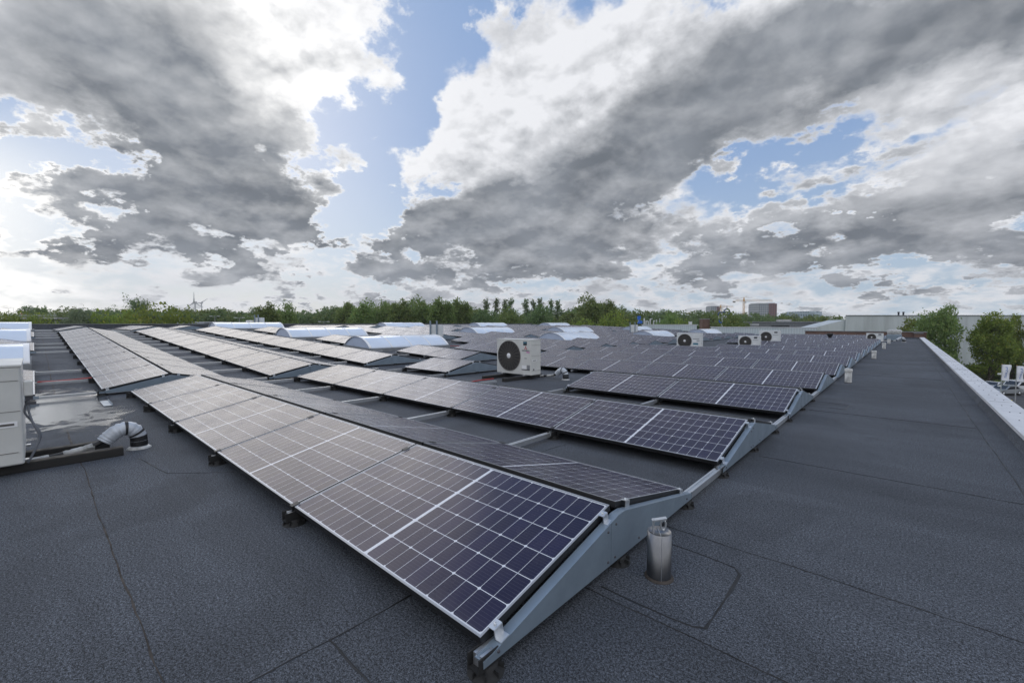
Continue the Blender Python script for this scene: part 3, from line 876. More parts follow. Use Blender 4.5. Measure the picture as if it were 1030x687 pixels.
for k_ in range(0, 17):
    y0 = 1.074 + ROWP * k_
    off = NEAR_OFF.get(k_, set())
    rr = runs([i for i in range(5) if i not in off])
    for q_, run in enumerate(rr):
        x0 = -1.116 - run[0] * PITCH
        nword = {1: 'single-panel', 2: 'two-panel', 3: 'three-panel', 4: 'four-panel', 5: 'five-panel'}[len(run)]
        if q_ == 0 and run[0] == 0:
            lab = f'{nword} tent-shaped solar row, {ORD[k_ - (1 if k_ > 13 else 0)]} from the camera along the right-hand walkway'
        else:
            lab = f'{nword} tent-shaped solar row left of the gap beside the {ORD[k_]} walkway row'
        row_segment(lab, 'tent-shaped solar panel rows', x0, y0, len(run), k_ <= 2, last=(k_ in (12, 16)))
for k_ in range(-2, 17):
    y0 = 1.074 + ROWP * k_ - 0.31
    xs = -10.42 if k_ not in (2,) else -11.25
    slots = []
    for i in range(11):
        xb = xs - i * PITCH; xa = xb - PITCH
        if k_ < 0 and i < 0: continue
        if blocked(xa, xb, y0, y0 + 1.95): continue
        slots.append(i)
    for q_, run in enumerate(runs(slots)):
        pos = ['beside the aisle', 'further from the aisle', 'third stretch from the aisle', 'last stretch before the roof crest'][min(q_, 3)]
        kk = f'{ORD[k_]} slope row from the camera' if k_ >= 0 else ('slope row just left of the near aisle' if k_ == -1 else 'outermost slope row at the left')
        row_segment(f'tent-shaped solar row, {kk}, {pos}', 'tent-shaped solar panel rows', xs - run[0] * PITCH, y0, len(run), (0 <= k_ <= 2 and run[0] < 6), last=(k_ == 16))
for k_ in range(-1, 17):
    y0 = 1.074 + ROWP * k_ - 0.31
    slots = [i for i in range(5) if not blocked(-30.7 - (i + 1) * PITCH, -30.7 - i * PITCH, y0, y0 + 1.95)]
    for q_, run in enumerate(runs(slots)):
        row_segment(f'far solar row on the flat crest, {ORD[k_ + 1]} counted from the left, {["nearer", "outer", "last"][q_]} stretch', 'tent-shaped solar panel rows', -30.7 - run[0] * PITCH, y0, len(run), False, last=(k_ == 16))

# ------------------------------------------------------------------ barrel skylights
def skylight(label, xc, y0, ln, group='barrel skylights'):
    w, rise, cz = 1.0, 0.40, 0.13
    ry = math.atan(SL) if XR < xc < XV else 0.0
    t = thing('barrel_skylight', label, 'skylight', (xc, y0, rz(xc)), (0, ry, 0), group)
    c = MB()
    for (a, b, e, f) in ((-w - 0.07, -w + 0.02, -0.07, ln + 0.07), (w - 0.02, w + 0.07, -0.07, ln + 0.07), (-w + 0.02, w - 0.02, -0.07, 0.02), (-w + 0.02, w - 0.02, ln - 0.02, ln + 0.07)):
        c.box(((a + b) / 2, (e + f) / 2, cz / 2 - 0.02), (b - a, f - e, cz + 0.04))
    c.build('curb', M['curb'], t)
    rad = (w * w + rise * rise) / (2 * rise); a0 = math.asin(w / rad)
    arc = [(rad * math.sin(a), cz + 0.004 + rise - rad + rad * math.cos(a)) for a in [a0 * (2 * i / 20 - 1) for i in range(21)]]
    v = MB()
    outer = arc + [(p[0] * 0.985, p[1] - 0.012) for p in arc[::-1]]
    v.prism(outer, 0.0, ln, 1, 0, True)
    v.build('vault', M['vault'], t)
    for y in (0.012, ln - 0.012):
        e = MB(); e.prism(arc + [(w, cz + 0.002), (-w, cz + 0.002)], y - 0.006, y + 0.006, 1); e.build('end_panel', M['vault_end'], t)
    nb = 4
    for i in range(nb + 1):
        y = ln * i / nb
        hw = 0.05 if i in (0, nb) else 0.025
        b = MB()
        band = [(p[0] * 1.012, p[1] + 0.012) for p in arc] + [(p[0] * 1.002, p[1] + 0.002) for p in arc[::-1]]
        b.prism(band, y - hw, y + hw, 1, 0, True)
        b.build('glazing_bar', M['vault_rib'], t)
    return t


COLN = ['lowest on the slope', 'higher on the slope', 'on the crest']
ROWN = ['cut by the left edge', 'in the first line of skylights', 'in the second line of skylights', 'in the third line of skylights', 'in the farthest line of skylights']
for i, (xc, y0, ln) in enumerate(SKY):
    skylight(f'white barrel-vault skylight, {COLN[i // 5]}, {ROWN[i % 5]}', xc, y0, ln)

# ------------------------------------------------------------------ cooling units
def text_mesh(s, size, m, name='lettering', depth=0.0015):
    cu = bpy.data.curves.new(name, 'FONT'); cu.body = s; cu.size = size; cu.extrude = depth; cu.align_x = 'CENTER'; cu.align_y = 'CENTER'
    o = bpy.data.objects.new(name, cu); COL.objects.link(o)
    dg = bpy.context.evaluated_depsgraph_get()
    me = bpy.data.meshes.new_from_object(o.evaluated_get(dg))
    me.name = name
    me.materials.clear(); me.materials.append(m)
    COL.objects.unlink(o); bpy.data.objects.remove(o)
    return me


def ac_unit(label, loc, w=1.03, h=0.85, d=0.34, logo=None, m='white', base=0.09, fr=0.36, rotz=0.0, hy=0.35):
    """outdoor condenser, fan in its front (-Y) face; origin on the roof under the middle of that face"""
    t = thing('air_conditioner_unit', label, 'air conditioner', loc, (0, 0, rotz), 'outdoor cooling units on the roof')
    b = MB(); b.box((0, d / 2, base + h / 2), (w, d, h)); bo = bevel(b.build('casing', M[m], t), 0.016, 3)
    lid = MB(); lid.box((0, d / 2, base + h + 0.006), (w + 0.012, d + 0.012, 0.022)); bevel(lid.build('lid', M[m], t), 0.006)
    fx = -w / 2 + 0.07 + fr; fz = base + h * 0.53
    f = MB()
    f.lathe([(0.0, 0.004), (fr, 0.004)], 40, (fx, 0, fz), 1, 'y')  # flat dark disc on the casing paints the shade inside the fan opening
    f.lathe([(fr + 0.014, 0.001), (fr + 0.014, 0.018), (fr, 0.018), (fr, 0.001)], 40, (fx, 0, fz), 0, 'y')
    for i in range(1, 8):
        r_ = fr * i / 8 + 0.02
        f.lathe([(r_ - 0.003, 0.016), (r_ - 0.003, 0.020), (r_ + 0.003, 0.020), (r_ + 0.003, 0.016)], 36, (fx, 0, fz), 0, 'y')
    for i in range(22):
        a = 2 * math.pi * i / 22
        f.box((fx + math.cos(a) * fr * 0.55, -0.013, fz + math.sin(a) * fr * 0.55), (fr * 0.86, 0.006, 0.013), 0, Matrix.Rotation(-a, 3, 'Y'))
    fo = f.build('fan_guard', [M['grille'], M['fan_shade']], t)
    hb = MB(); hb.lathe([(0.0, 0.024), (fr * 0.17, 0.024), (fr * 0.19, 0.012)], 20, (fx, 0, fz), 0, 'y'); hb.build('hub', M['paper'], fo)
    # service panel on the right flank
    s = MB(); s.box((w / 2 + 0.002, d * 0.5, base + h * 0.13), (0.004, d * 0.82, 0.004)); s.box((w / 2 + 0.003, d * hy, base + h * 0.42), (0.006, 0.12, 0.018)); s.box((w / 2 + 0.001, d * hy, base + h * 0.42), (0.006, 0.155, 0.045), 1); s.box((w / 2 + 0.002, d * 0.5, base + h * 0.55), (0.003, d * 0.94, 0.003)); s.box((w / 2 + 0.002, d * 0.5, base + h * 0.86), (0.004, d * 0.9, 0.003))
    s.build('side_handle', [M['grille'], M['paper']], t)
    for sx in (-w * 0.32, w * 0.32):
        q = MB(); q.box((sx, d / 2, base / 2 + 0.04), (0.05, d + 0.06, base - 0.08 if base > 0.1 else 0.02)); q.build('mounting_foot', M['alu'], t)
    x0 = fx + fr + 0.02
    xm = (x0 + w / 2) / 2
    pw = w / 2 - x0
    if logo == 'diamonds':
        st = MB(); st.box((xm - 0.02, -0.001, base + h * 0.905), (pw * 0.36, 0.003, 0.085), 0); st.box((xm - 0.02, -0.0035, base + h * 0.93), (pw * 0.30, 0.003, 0.03), 1)
        st.build('rating_sticker', [M['sticker_dark'], M['sticker_teal']], t)
        lg = MB(); sd = 0.020
        for (cx, cz, a) in ((0, 0.62, 90), (-0.87, -0.9, 210), (0.87, -0.9, 330)):
            a = R(a); ux, uz = math.cos(a), math.sin(a); vx, vz = -uz, ux
            c = Vector((xm, 0, base + h * 0.775))
            o = c
            pts = [o, o + Vector((ux * 1.0 + vx * .577, 0, uz * 1.0 + vz * .577)) * sd * 1.3, o + Vector((ux * 2, 0, uz * 2)) * sd * 1.3, o + Vector((ux - vx * .577, 0, uz - vz * .577)) * sd * 1.3]
            lg.add([(p.x, -0.003, p.z) for p in pts] + [(p.x, 0.001, p.z) for p in pts], [(0, 1, 2, 3), (0, 4, 5, 1), (1, 5, 6, 2), (2, 6, 7, 3), (3, 7, 4, 0)])
        lg.build('emblem', M['logo_red'], t)
        link('lettering', text_mesh('MITSUBISHI', 0.042, M['ink']), t, (xm, -0.002, base + h * 0.70), (math.pi / 2, 0, 0))
        pk = MB(); pk.box((xm + pw * 0.22, -0.001, base + h * 0.655), (pw * 0.3, 0.003, 0.022)); pk.build('pink_mark', M['logo_pink'], t)
        st2 = MB(); st2.box((xm - pw * 0.16, -0.001, base + h * 0.225), (pw * 0.42, 0.003, 0.085), 0); st2.box((xm + pw * 0.27, -0.001, base + h * 0.225), (pw * 0.28, 0.003, 0.10), 1); st2.box((xm, -0.001, base + h * 0.155), (pw * 0.8, 0.003, 0.02), 2)
        st2.build('info_sticker', [M['paper'], M['greysticker'], M['ink']], t)
        rb = MB(); rb.box((xm, -0.001, base + h * 0.48), (0.07, 0.004, 0.012)); rb.build('recess', M['ink'], t)
        rv = MB(); rv.box((w / 2 + 0.002, 0.10, base + h * 0.16), (0.005, 0.035, 0.04)); rv.build('recess', M['ink'], t)
    elif logo == 'bars':
        st = MB(); st.box((xm, -0.001, base + h * 0.66), (pw * 0.75, 0.003, 0.028), 0); st.box((xm - pw * .2, -0.001, base + h * 0.55), (pw * 0.36, 0.003, 0.07), 1); st.box((xm + pw * .25, -0.001, base + h * 0.55), (pw * 0.34, 0.003, 0.03), 0); st.box((xm - pw * 0.05, -0.001, base + h * 0.36), (pw * 0.6, 0.003, 0.075), 2)
        st.build('info_sticker', [M['greysticker'], M['paper'], M['sticker_teal']], t)
    elif logo == 'square':
        st = MB(); st.box((xm, -0.001, base + h * 0.88), (pw * 0.42, 0.003, 0.075), 0); st.box((xm - pw * .1, -0.001, base + h * 0.40), (pw * 0.42, 0.003, 0.075), 1)
        st.box((xm, -0.001, base + h * 0.68), (pw * 0.7, 0.003, 0.02), 2)
        st.build('info_sticker', [M['sticker_dark'], M['paper'], M['greysticker']], t)
    return t


def beam(label, p0, p1, w=0.09, h=0.075, top='wood'):
    p0 = Vector(p0); p1 = Vector(p1); L_ = (p1 - p0).length; a = math.atan2(p1.y - p0.y, p1.x - p0.x)
    t = thing('support_beam', label, 'beam', (p0.x, p0.y, 0), (0, 0, a), 'beams under the cooling units')
    b = MB(); b.box((L_ / 2, 0, h / 2), (L_, w, h - 0.002)); bo = b.build('core', M['beam_side'], t); bevel(bo, 0.006)
    c = MB(); c.box((L_ / 2, 0, h + 0.002), (L_ - 0.004, w - 0.004, 0.006)); c.build('top_board', M[top], t)
    return t


def smooth_path(pts, n=6):
    P = [Vector(p) for p in pts]; out = []
    for i in range(len(P) - 1):
        p0 = P[max(i - 1, 0)]; p1 = P[i]; p2 = P[i + 1]; p3 = P[min(i + 2, len(P) - 1)]
        for j in range(n):
            s = j / n
            out.append(0.5 * ((2 * p1) + (p2 - p0) * s + (2 * p0 - 5 * p1 + 4 * p2 - p3) * s * s + (3 * p1 - p0 - 3 * p2 + p3) * s ** 3))
    out.append(P[-1])
    return out


def gooseneck(label, loc, rotz=0.0, s=1.0, tail=0.55):
    """insulated refrigerant pipe: fat swan neck out of the roof, thin taped run towards the unit (local -X)"""
    t = thing('insulated_pipe', label, 'pipe', loc, (0, 0, rotz), 'insulated swan-neck pipes')
    path = smooth_path([(0, 0, 0), (0, 0, 0.09), (-0.015, 0, 0.16), (-0.075, 0, 0.215), (-0.155, 0, 0.205), (-0.225, 0, 0.15), (-0.255, 0, 0.115)], 8)
    path = [p * s for p in path]
    n = len(path)
    b = MB(); b.tube(path, [(0.066 + 0.0035 * math.sin(i * 2.1) + 0.002 * math.sin(i * 4.7)) * s for i in range(n)], 18); b.build('swan_neck', M['wrap_grey'], t)
    for (a, e) in ((3, 13), (15, 18), (25, 28)):
        q = MB(); q.tube(path[a:e], 0.0705 * s, 18, caps=False); q.build('tape_band', M['tape'], t)
    c = MB(); c.lathe([(0.0, 0.022 * s), (0.078 * s, 0.022 * s), (0.10 * s, 0.004), (0.10 * s, 0.0)], 20); c.build('base_collar', M['wrap'], t)
    e = path[-1]
    run = smooth_path([e + Vector((0.04, 0, 0.03)), e + Vector((-0.08, 0.0, -0.025)), e + Vector((-0.22, 0.01, -0.055)), e + Vector((-0.40, 0.0, -0.075)), e + Vector((-tail, -0.02, -0.085))], 8)
    rr = [0.026 + 0.006 * abs(math.sin(i * 1.3)) for i in range(len(run))]
    k1 = MB(); k1.tube(run[:9], 0.026, 12); k1.build('taped_run', M['tape'], t)
    k2 = MB(); k2.tube(run[8:20], rr[8:20], 12); k2.build('wrapped_run', M['wrap'], t)
    k3 = MB(); k3.tube(run[19:24], 0.025, 12); k3.build('taped_run', M['tape'], t)
    k4 = MB(); k4.tube(run[23:], 0.031, 12); k4.build('wrapped_run', M['wrap'], t)
    kn = MB(); kn.box(tuple(run[9] + Vector((0, 0, -0.01))), (0.05, 0.05, 0.055), 0, Matrix.Rotation(0.5, 3, 'X')); kn.build('valve', M['wrap'], t)
    return t


# unit at the left edge of the photograph
ac_unit('cream cooling unit cut off by the left edge, seen end-on with grey cable loops', (-5.96, -0.45, 0), 1.03, 0.82, 0.36, hy=0.70)
t = thing('isolator_box', 'small cream isolator box with grey cable loops on the nearest cooling unit', 'switch box', (-5.52, -0.085, 0.72))
b = MB(); b.box((0, 0.032, 0.0), (0.10, 0.055, 0.125)); bevel(b.build('housing', M['white'], t), 0.008)
b = MB(); b.box((0, 0.035, -0.085), (0.06, 0.045, 0.03)); b.box((0.0, 0.05, -0.13), (0.04, 0.05, 0.025)); b.build('gland', M['ink'], t)
for i, (dx, dy) in enumerate(((0.01, 0.02), (-0.012, 0.045))):
    b = MB(); b.tube(smooth_path([(dx, 0.03, -0.09), (dx, 0.05 - dy, -0.2), (dx + 0.01, 0.05, -0.30), (dx, 0.075 + dy * .4, -0.42), (dx, 0.06, -0.52), (dx - 0.01, 0.03, -0.60), (dx - 0.02, 0.01, -0.64)], 8), 0.008, 8)
    b.build('cable', M['cable'], t)
beam('black bitumen-coated beam in front of the swan-neck pipe at the left', (-5.60, -1.3, 0), (-5.58, 0.54, 0))
beam('shorter black beam behind the swan-neck pipe at the left', (-6.06, -1.2, 0), (-6.0, 0.48, 0))
gooseneck('white and black taped swan-neck pipe rising from the felt beside the nearest unit', (-5.76, 0.68, 0), R(90), 1.0, 0.66)
b = MB(); b.box((0, 0, 0), (0.62, 0.10, 0.004)); b.box((0.0, 0.05, 0.012), (0.62, 0.004, 0.024))
tag(b.build('metal_strip', M['galv']), 'loose bent metal strip lying in the puddle', 'metal strip').location = (-9.3, 0.72, 0.012)

# the unit standing among the panels in the middle
ac_unit('white cooling unit with taupe fan grille and red three-diamond emblem amid the panels', (-6.69, 7.42, 0), 1.06, 0.79, 0.36, 'diamonds', 'white', 0.10, 0.335)
beam('flat black beam under the left half of the emblem unit', (-7.05, 6.8, 0), (-7.0, 8.05, 0), 0.09, 0.07, 'beam_side')
beam('flat black beam under the right half of the emblem unit', (-6.42, 6.8, 0), (-6.37, 8.05, 0), 0.09, 0.07, 'beam_side')
gooseneck('silver and black swan-neck pipe behind the emblem unit', (-5.62, 8.0, 0), 0, 0.95, 0.5)
ac_unit('white cooling unit with teal sticker, in the wide gap of panels', (-7.25, 19.9, 0), 1.06, 0.72, 0.36, 'bars', 'white2', 0.09, 0.30)
gooseneck('small silver swan-neck pipe in the wide gap right of the teal-sticker unit', (-6.15, 19.9, 0), 0, 0.9, 0.5)
ac_unit('lower white cooling unit half hidden behind a single panel row', (-5.5, 22.9, 0), 0.92, 0.58, 0.32, 'square', 'white2', 0.08, 0.25)
ac_unit('tallest far white cooling unit, right of the half-hidden one', (-5.55, 27.4, 0), 1.0, 0.74, 0.34, 'square', 'white2', 0.12, 0.27)
ac_unit('wide white cooling unit at the far end of the walkway row', (-1.42, 36.7, 0), 0.86, 0.52, 0.32, 'square', 'white2', 0.09, 0.21)

# ------------------------------------------------------------------ equipment cabinets on posts
for (x, y), lab in zip(CAB, ('pale equipment cabinet on two grey posts beside the middle skylights', 'small white cabinet on posts against the trees at the far left', 'far pale cabinet on two posts in front of the blue roof sign')):
    t = thing('equipment_cabinet', lab, 'cabinet', (x, y, rz(x)), (0, 0, R(18)), 'equipment cabinets on posts')
    for dx in (-0.20, 0.20):
        p = MB(); p.box((dx, 0, 0.55), (0.07, 0.05, 1.1)); p.build('post', M['galv'], t)
    bx = MB(); bx.box((0.06, 0.21, 0.58), (0.62, 0.32, 0.62)); bevel(bx.build('housing', M['white2'], t), 0.012)
    dr = MB(); dr.box((0.374, 0.21, 0.58), (0.008, 0.28, 0.56)); dr.build('door', M['white2'], t)
    cb = MB(); cb.tube(smooth_path([(0.0, 0.2, 0.28), (0.02, 0.2, 0.15), (0.08, 0.22, 0.02)]), 0.03, 8); cb.tube(smooth_path([(0.12, 0.2, 0.28), (0.14, 0.2, 0.15), (0.16, 0.22, 0.02)]), 0.025, 8); cb.build('cable', M['cable'], t)

# ------------------------------------------------------------------ anchor posts along the walkway
def anchor(label, x, y, h, r_, m, eye=False):
    t = thing('anchor_post', label, 'anchor post', (x, y, 0), (0, 0, 0.6), 'anchor posts beside the walkway')
    b = MB(); b.lathe([(r_, 0.0), (r_, h), (r_ - 0.004, h), (r_ - 0.004, h - 0.012), (0.0, h - 0.012)], 28); b.build('tube', M[m], t)
    c = MB(); c.lathe([(r_ + 0.001, 0.010), (r_ + 0.007, 0.007), (r_ + 0.013, 0.002), (r_ + 0.013, 0.0)], 28); c.build('base_collar', M['seam'] if not eye else M['seam_light'], t)
    if eye:
        s_ = MB(); s_.box((0, 0, h * 0.5), (0.002, 2 * r_ + 0.003, h - 0.01)); s_.build('weld_seam', M['alu'], t)
        e = MB(); e.box((-0.03, 0, h + 0.022), (0.007, 0.022, 0.075)); e.box((-0.002, 0, h + 0.060), (0.072, 0.026, 0.007), 0, Matrix.Rotation(-0.22, 3, 'Y'))
        ring = [(0.018 + 0.012 * math.cos(a), 0, h + 0.032 + 0.026 * math.sin(a)) for a in [2 * math.pi * i / 16 for i in range(17)]]
        e.tube(ring, 0.005, 8); e.build('eye_hook', M['alu'], t)
    else:
        e = MB(); e.lathe([(r_ + 0.008, h - 0.05), (r_ + 0.008, h + 0.006), (r_ - 0.01, h + 0.015), (0, h + 0.015)], 24); e.build('cap', M['wrap'], t)
    return t


anchor('brushed steel anchor post with a hooked eye beside the nearest row end', -0.88, 2.07, 0.232, 0.058, 'chrome', True)
anchor('nearest white wrapped stub post beside the walkway', -0.86, 11.66, 0.29, 0.062, 'wrap')
anchor('second white wrapped stub post along the walkway', -0.78, 20.14, 0.28, 0.066, 'wrap')
anchor('third white wrapped stub post, in front of the far cooling unit', -0.73, 28.3, 0.28, 0.07, 'wrap')
anchor('farthest white wrapped stub post along the walkway', -0.69, 35.4, 0.28, 0.075, 'wrap')

# ------------------------------------------------------------------ vents at the far end
t = thing('roof_ventilator', 'squat galvanised roof ventilator with round hood at the far roof end', 'ventilator', (-0.55, 43.0, 0))
b = MB(); b.box((0, 0, 0.22), (0.85, 0.85, 0.44)); bevel(b.build('base_box', M['galv'], t), 0.03)
b = MB(); b.lathe([(0.36, 0.44), (0.40, 0.50), (0.44, 0.70), (0.36, 0.80), (0.0, 0.84)], 24); b.build('hood', M['wrap'], t)
gooseneck('thin white swan-neck pipe lying across the far walkway', (0.0, 39.0, 0), 0.1, 1.3, 1.9)
t = thing('mushroom_vent', 'black mushroom vent standing between far panel rows', 'vent', (-3.8, 36.9, 0))
b = MB(); b.lathe([(0.06, 0.0), (0.06, 0.25)], 16); b.build('stem', M['wrap'], t)
b = MB(); b.lathe([(0.06, 0.24), (0.10, 0.34), (0.20, 0.52), (0.20, 0.56), (0.0, 0.58)], 18); b.build('cowl', M['black'], t)

# cables loose in the rails' gaps
for lab, pts in (('red cable running along the aisle rail near the puddle', [(-12.15, 0.0, 0.16), (-12.2, 0.3, 0.15), (-12.2, 0.78, 0.17)]),
                 ('red cable tails in the dark gap beside the middle skylight', [(-15.2, 12.6, 0.25), (-15.0, 13.2, 0.24), (-15.4, 13.9, 0.26), (-14.8, 14.2, 0.22)]),
                 ('short red cable under the second row by the rail', [(-6.42, 5.75, 0.09), (-6.44, 6.1, 0.10), (-6.42, 6.5, 0.10)])):
    c = MB(); c.tube(smooth_path(pts), 0.012, 6); tag(c.build('red_cable', M['redcable']), lab, 'cable')

# ------------------------------------------------------------------ beyond the roof, right: warehouse, trees, flags, cars
def facing(name, label, cat, px, d, z=GZ, group=None, turn=0.0):
    p = place(px, d, z)
    return thing(name, label, cat, p, (0, 0, FACE + turn), group)


D_W = 95.0
t = facing('warehouse', 'large grey ribbed metal warehouse with a sloping left roof behind the trees', 'building', 850, D_W)
wid = (1180 - 850) / 435.2 * D_W; top = hz(317.8, D_W) - GZ
foot_ = [(0, 0), (wid, 0), (wid + 20, 30), (25.5, 30)]
b = MB(); b.prism(foot_, 0, top, 2); b.build('wall', M['ribbed'], t)
b = MB(); b.prism([(-0.1, -0.15), (wid + 0.1, -0.15), (wid + 20, 30.2), (25.4, 30.2)], top + 0.002, top + 0.16, 2); b.build('roof_edge', M['curb'], t)
lw = (850 - 812) / 435.2 * D_W; lt = hz(331.5, D_W) - GZ
b = MB(); b.prism([(2.5, 0), (2.5, top - 0.9), (0, top - 0.9), (-lw, lt), (-lw, 0)], 0.3, 5, 1); b.build('side_aisle', M['ribbed'], t)
for px in (923,):
    b = MB(); b.box(((911.5 - 850) / 435.2 * D_W, -0.12, top / 2), (0.22, 0.2, top)); b.build('downpipe', M['coping'], t)
b = MB()
b.box(((967 - 850) / 435.2 * D_W, 5, top + 0.45), (2.1, 2.0, 0.9)); b.build('roof_housing', M['plaster'], t)
for px in (919.5, 924.5):
    b = MB(); b.lathe([(0.16, 0), (0.16, 0.75), (0.24, 0.78), (0.24, 0.95), (0, 1.0)], 10, ((px - 850) / 435.2 * D_W, 4, top)); b.build('flue', M['ink'], t)

# brick roof edge and pale clad wall just beyond our roof
t = thing('brick_wall', 'brown brick parapet wall between the far roof end and the grey warehouse', 'wall', (0, 0, 0))
b = MB(); b.box((-2.9, 50.9, (GZ + 0.50) / 2), (8.6, 0.35, 0.50 - GZ)); b.build('brickwork', M['brick'], t)
b = MB(); b.box((-2.9, 50.9, 0.53), (8.7, 0.45, 0.06)); b.build('capstone', M['curb'], t)
t = thing('brick_pier', 'short brick pier with pale lean-to end beside the tree at the roof corner', 'wall', (0.9, 50.2, 0))
b = MB(); b.box((0, 0.3, (0.40 + GZ) / 2), (0.5, 0.8, 0.40 - GZ)); b.build('brickwork', M['brick'], t)
b = MB(); b.box((0, 0.3, 0.43), (0.6, 0.9, 0.06)); b.build('capstone', M['curb'], t)
t = thing('clad_wall', 'pale blue-grey ribbed wall strip behind the far roof edge', 'wall', (0, 0, 0))
b = MB(); b.box((-11.6, 53.0, (GZ + 0.78) / 2), (10.2, 0.3, 0.78 - GZ)); b.build('cladding', M['ribbed_pale'], t)
b = MB(); b.box((-11.6, 53.1, 0.83), (10.3, 0.6, 0.08)); b.build('capping', M['coping'], t)
t = thing('clad_wall', 'pale ribbed wall strip left of the dark tree, below the brick chimney', 'wall', (0, 0, 0))
b = MB(); b.box((-22.4, 54.5, (GZ + 1.05) / 2), (7.0, 0.3, 1.05 - GZ)); b.build('cladding', M['ribbed_pale'], t)
b = MB(); b.box((-22.4, 54.6, 1.09), (7.1, 0.6, 0.08)); b.build('capping', M['coping'], t)

def chimney_box(name, label, cat, px0, px1, py0, py1, d, m, capm):
    p = place((px0 + px1) / 2, d, 0)
    w_ = (px1 - px0) / 435.2 * d
    t = thing(name, label, cat, p, (0, 0, FACE))
    z1, z0 = hz(py0, d), min(hz(py1, d), 0)
    b = MB(); b.box((0, w_ / 2, (GZ + z1) / 2), (w_, w_, z1 - GZ)); b.build('shaft', M[m], t)
    b = MB(); b.box((0, w_ / 2, z1 + 0.05), (w_ * 1.08, w_ * 1.08, 0.12)); b.build('cap', M[capm], t)
chimney_box('brick_chimney', 'square brick chimney block behind the pale ribbed wall', 'chimney', 706.5, 713.7, 321.2, 328, 70, 'brick', 'curb')
chimney_box('roof_vent_box', 'small grey vent box right of the dark tree', 'vent', 757.5, 763, 326.8, 331, 64, 'curb', 'coping')
chimney_box('white_vent_pipe', 'slim white vent left of the brick chimney', 'vent', 693.5, 696, 324.2, 329, 66, 'white2', 'coping')

# dark grey flat-roofed block with windows
d = 105.0
t = facing('office_block', 'low dark grey flat-roofed block with strip windows and a pale porch', 'building', 775, d)
w_ = (824 - 775) / 435.2 * d; z1 = hz(324.3, d) - GZ
b = MB(); b.box((w_ / 2, 6, z1 / 2), (w_, 12, z1)); b.build('wall', M['greywall'], t)
b = MB(); b.box((w_ / 2, 6, z1 + 0.1), (w_ + 0.3, 12.3, 0.24)); b.build('roof_edge', M['curb'], t)
b = MB(); b.box((w_ * 0.48, 4, z1 + 0.45), (w_ * 0.17, 3, 0.55)); b.build('roof_housing', M['concrete'], t)
for (u0, u1, v0, v1) in ((0.03, 0.18, 0.9, 1.75), (0.21, 0.37, 0.9, 1.75), (0.43, 0.52, 1.2, 2.9), (0.57, 0.65, 1.5, 2.9), (0.70, 0.84, 1.0, 1.9)):
    f_ = MB(); f_.box(((u0 + u1) / 2 * w_, -0.03, z1 - (v0 + v1) / 2), ((u1 - u0) * w_ + 0.3, 0.06, v1 - v0 + 0.3)); fo = f_.build('window', M['frame'] if 0.55 < u0 < 0.6 else M['black'], t)
    g_ = MB(); g_.box(((u0 + u1) / 2 * w_, -0.07, z1 - (v0 + v1) / 2), ((u1 - u0) * w_, 0.04, v1 - v0)); g_.build('pane', M['glass'], fo)

# towers far off
def tower(label, px0, px1, py0, d, split, m1, m2, depth=16):
    t = facing('tower_block', label, 'tower', px0, d)
    w_ = (px1 - px0) / 435.2 * d; h_ = hz(py0, d) - GZ
    b = MB(); b.box((w_ * split / 2, depth / 2, h_ / 2), (w_ * split, depth, h_)); b.build('wall', M[m1], t)
    b = MB(); b.box((w_ * (1 + split) / 2 + 0.01, depth / 2 + 0.4, h_ / 2 - 0.3), (w_ * (1 - split), depth, h_)); b.build('side_wall', M[m2], t)
    b = MB(); b.box((w_ / 2, depth / 2, h_ + 0.3), (w_ * 0.9, depth * 0.8, 0.8)); b.build('roof', M['curb'], t)
    return t
tower('tall slab tower, grey window grid on the left and dark red on the right', 762.3, 781, 305.3, 620, 0.55, 'towergrey', 'towerred', 26)
tower('small grey and red tower block beside the left crane, above the trees', 714.5, 724, 308.5, 700, 0.62, 'towergrey', 'towerred', 18)
t = facing('office_tower', 'stepped blue-grey office building with rounded right end above the trees', 'building', 797, 420)
s_ = 420 / 435.2
for nm, (a, b_, py, dep) in dict(low_wing=(797, 815, 318.2, 20), middle_wing=(802, 828, 314.6, 24), upper_floor=(808, 828, 313.2, 20)).items():
    w_ = (b_ - a) * s_; h_ = hz(py, 420) - GZ
    q = MB(); q.box(((a - 797) * s_ + w_ / 2, dep / 2 + {'low_wing': 0, 'middle_wing': 3, 'upper_floor': 6}[nm], h_ / 2), (w_, dep, h_)); q.build(nm, M['officeglass'], t)
q = MB(); q.lathe([(6.0, 0), (6.0, hz(313.4, 420) - GZ), (0, hz(313.4, 420) - GZ + 0.01)], 24, ((824.5 - 797) * s_, 8, 0)); q.build('rounded_end', M['officeglass'], t)


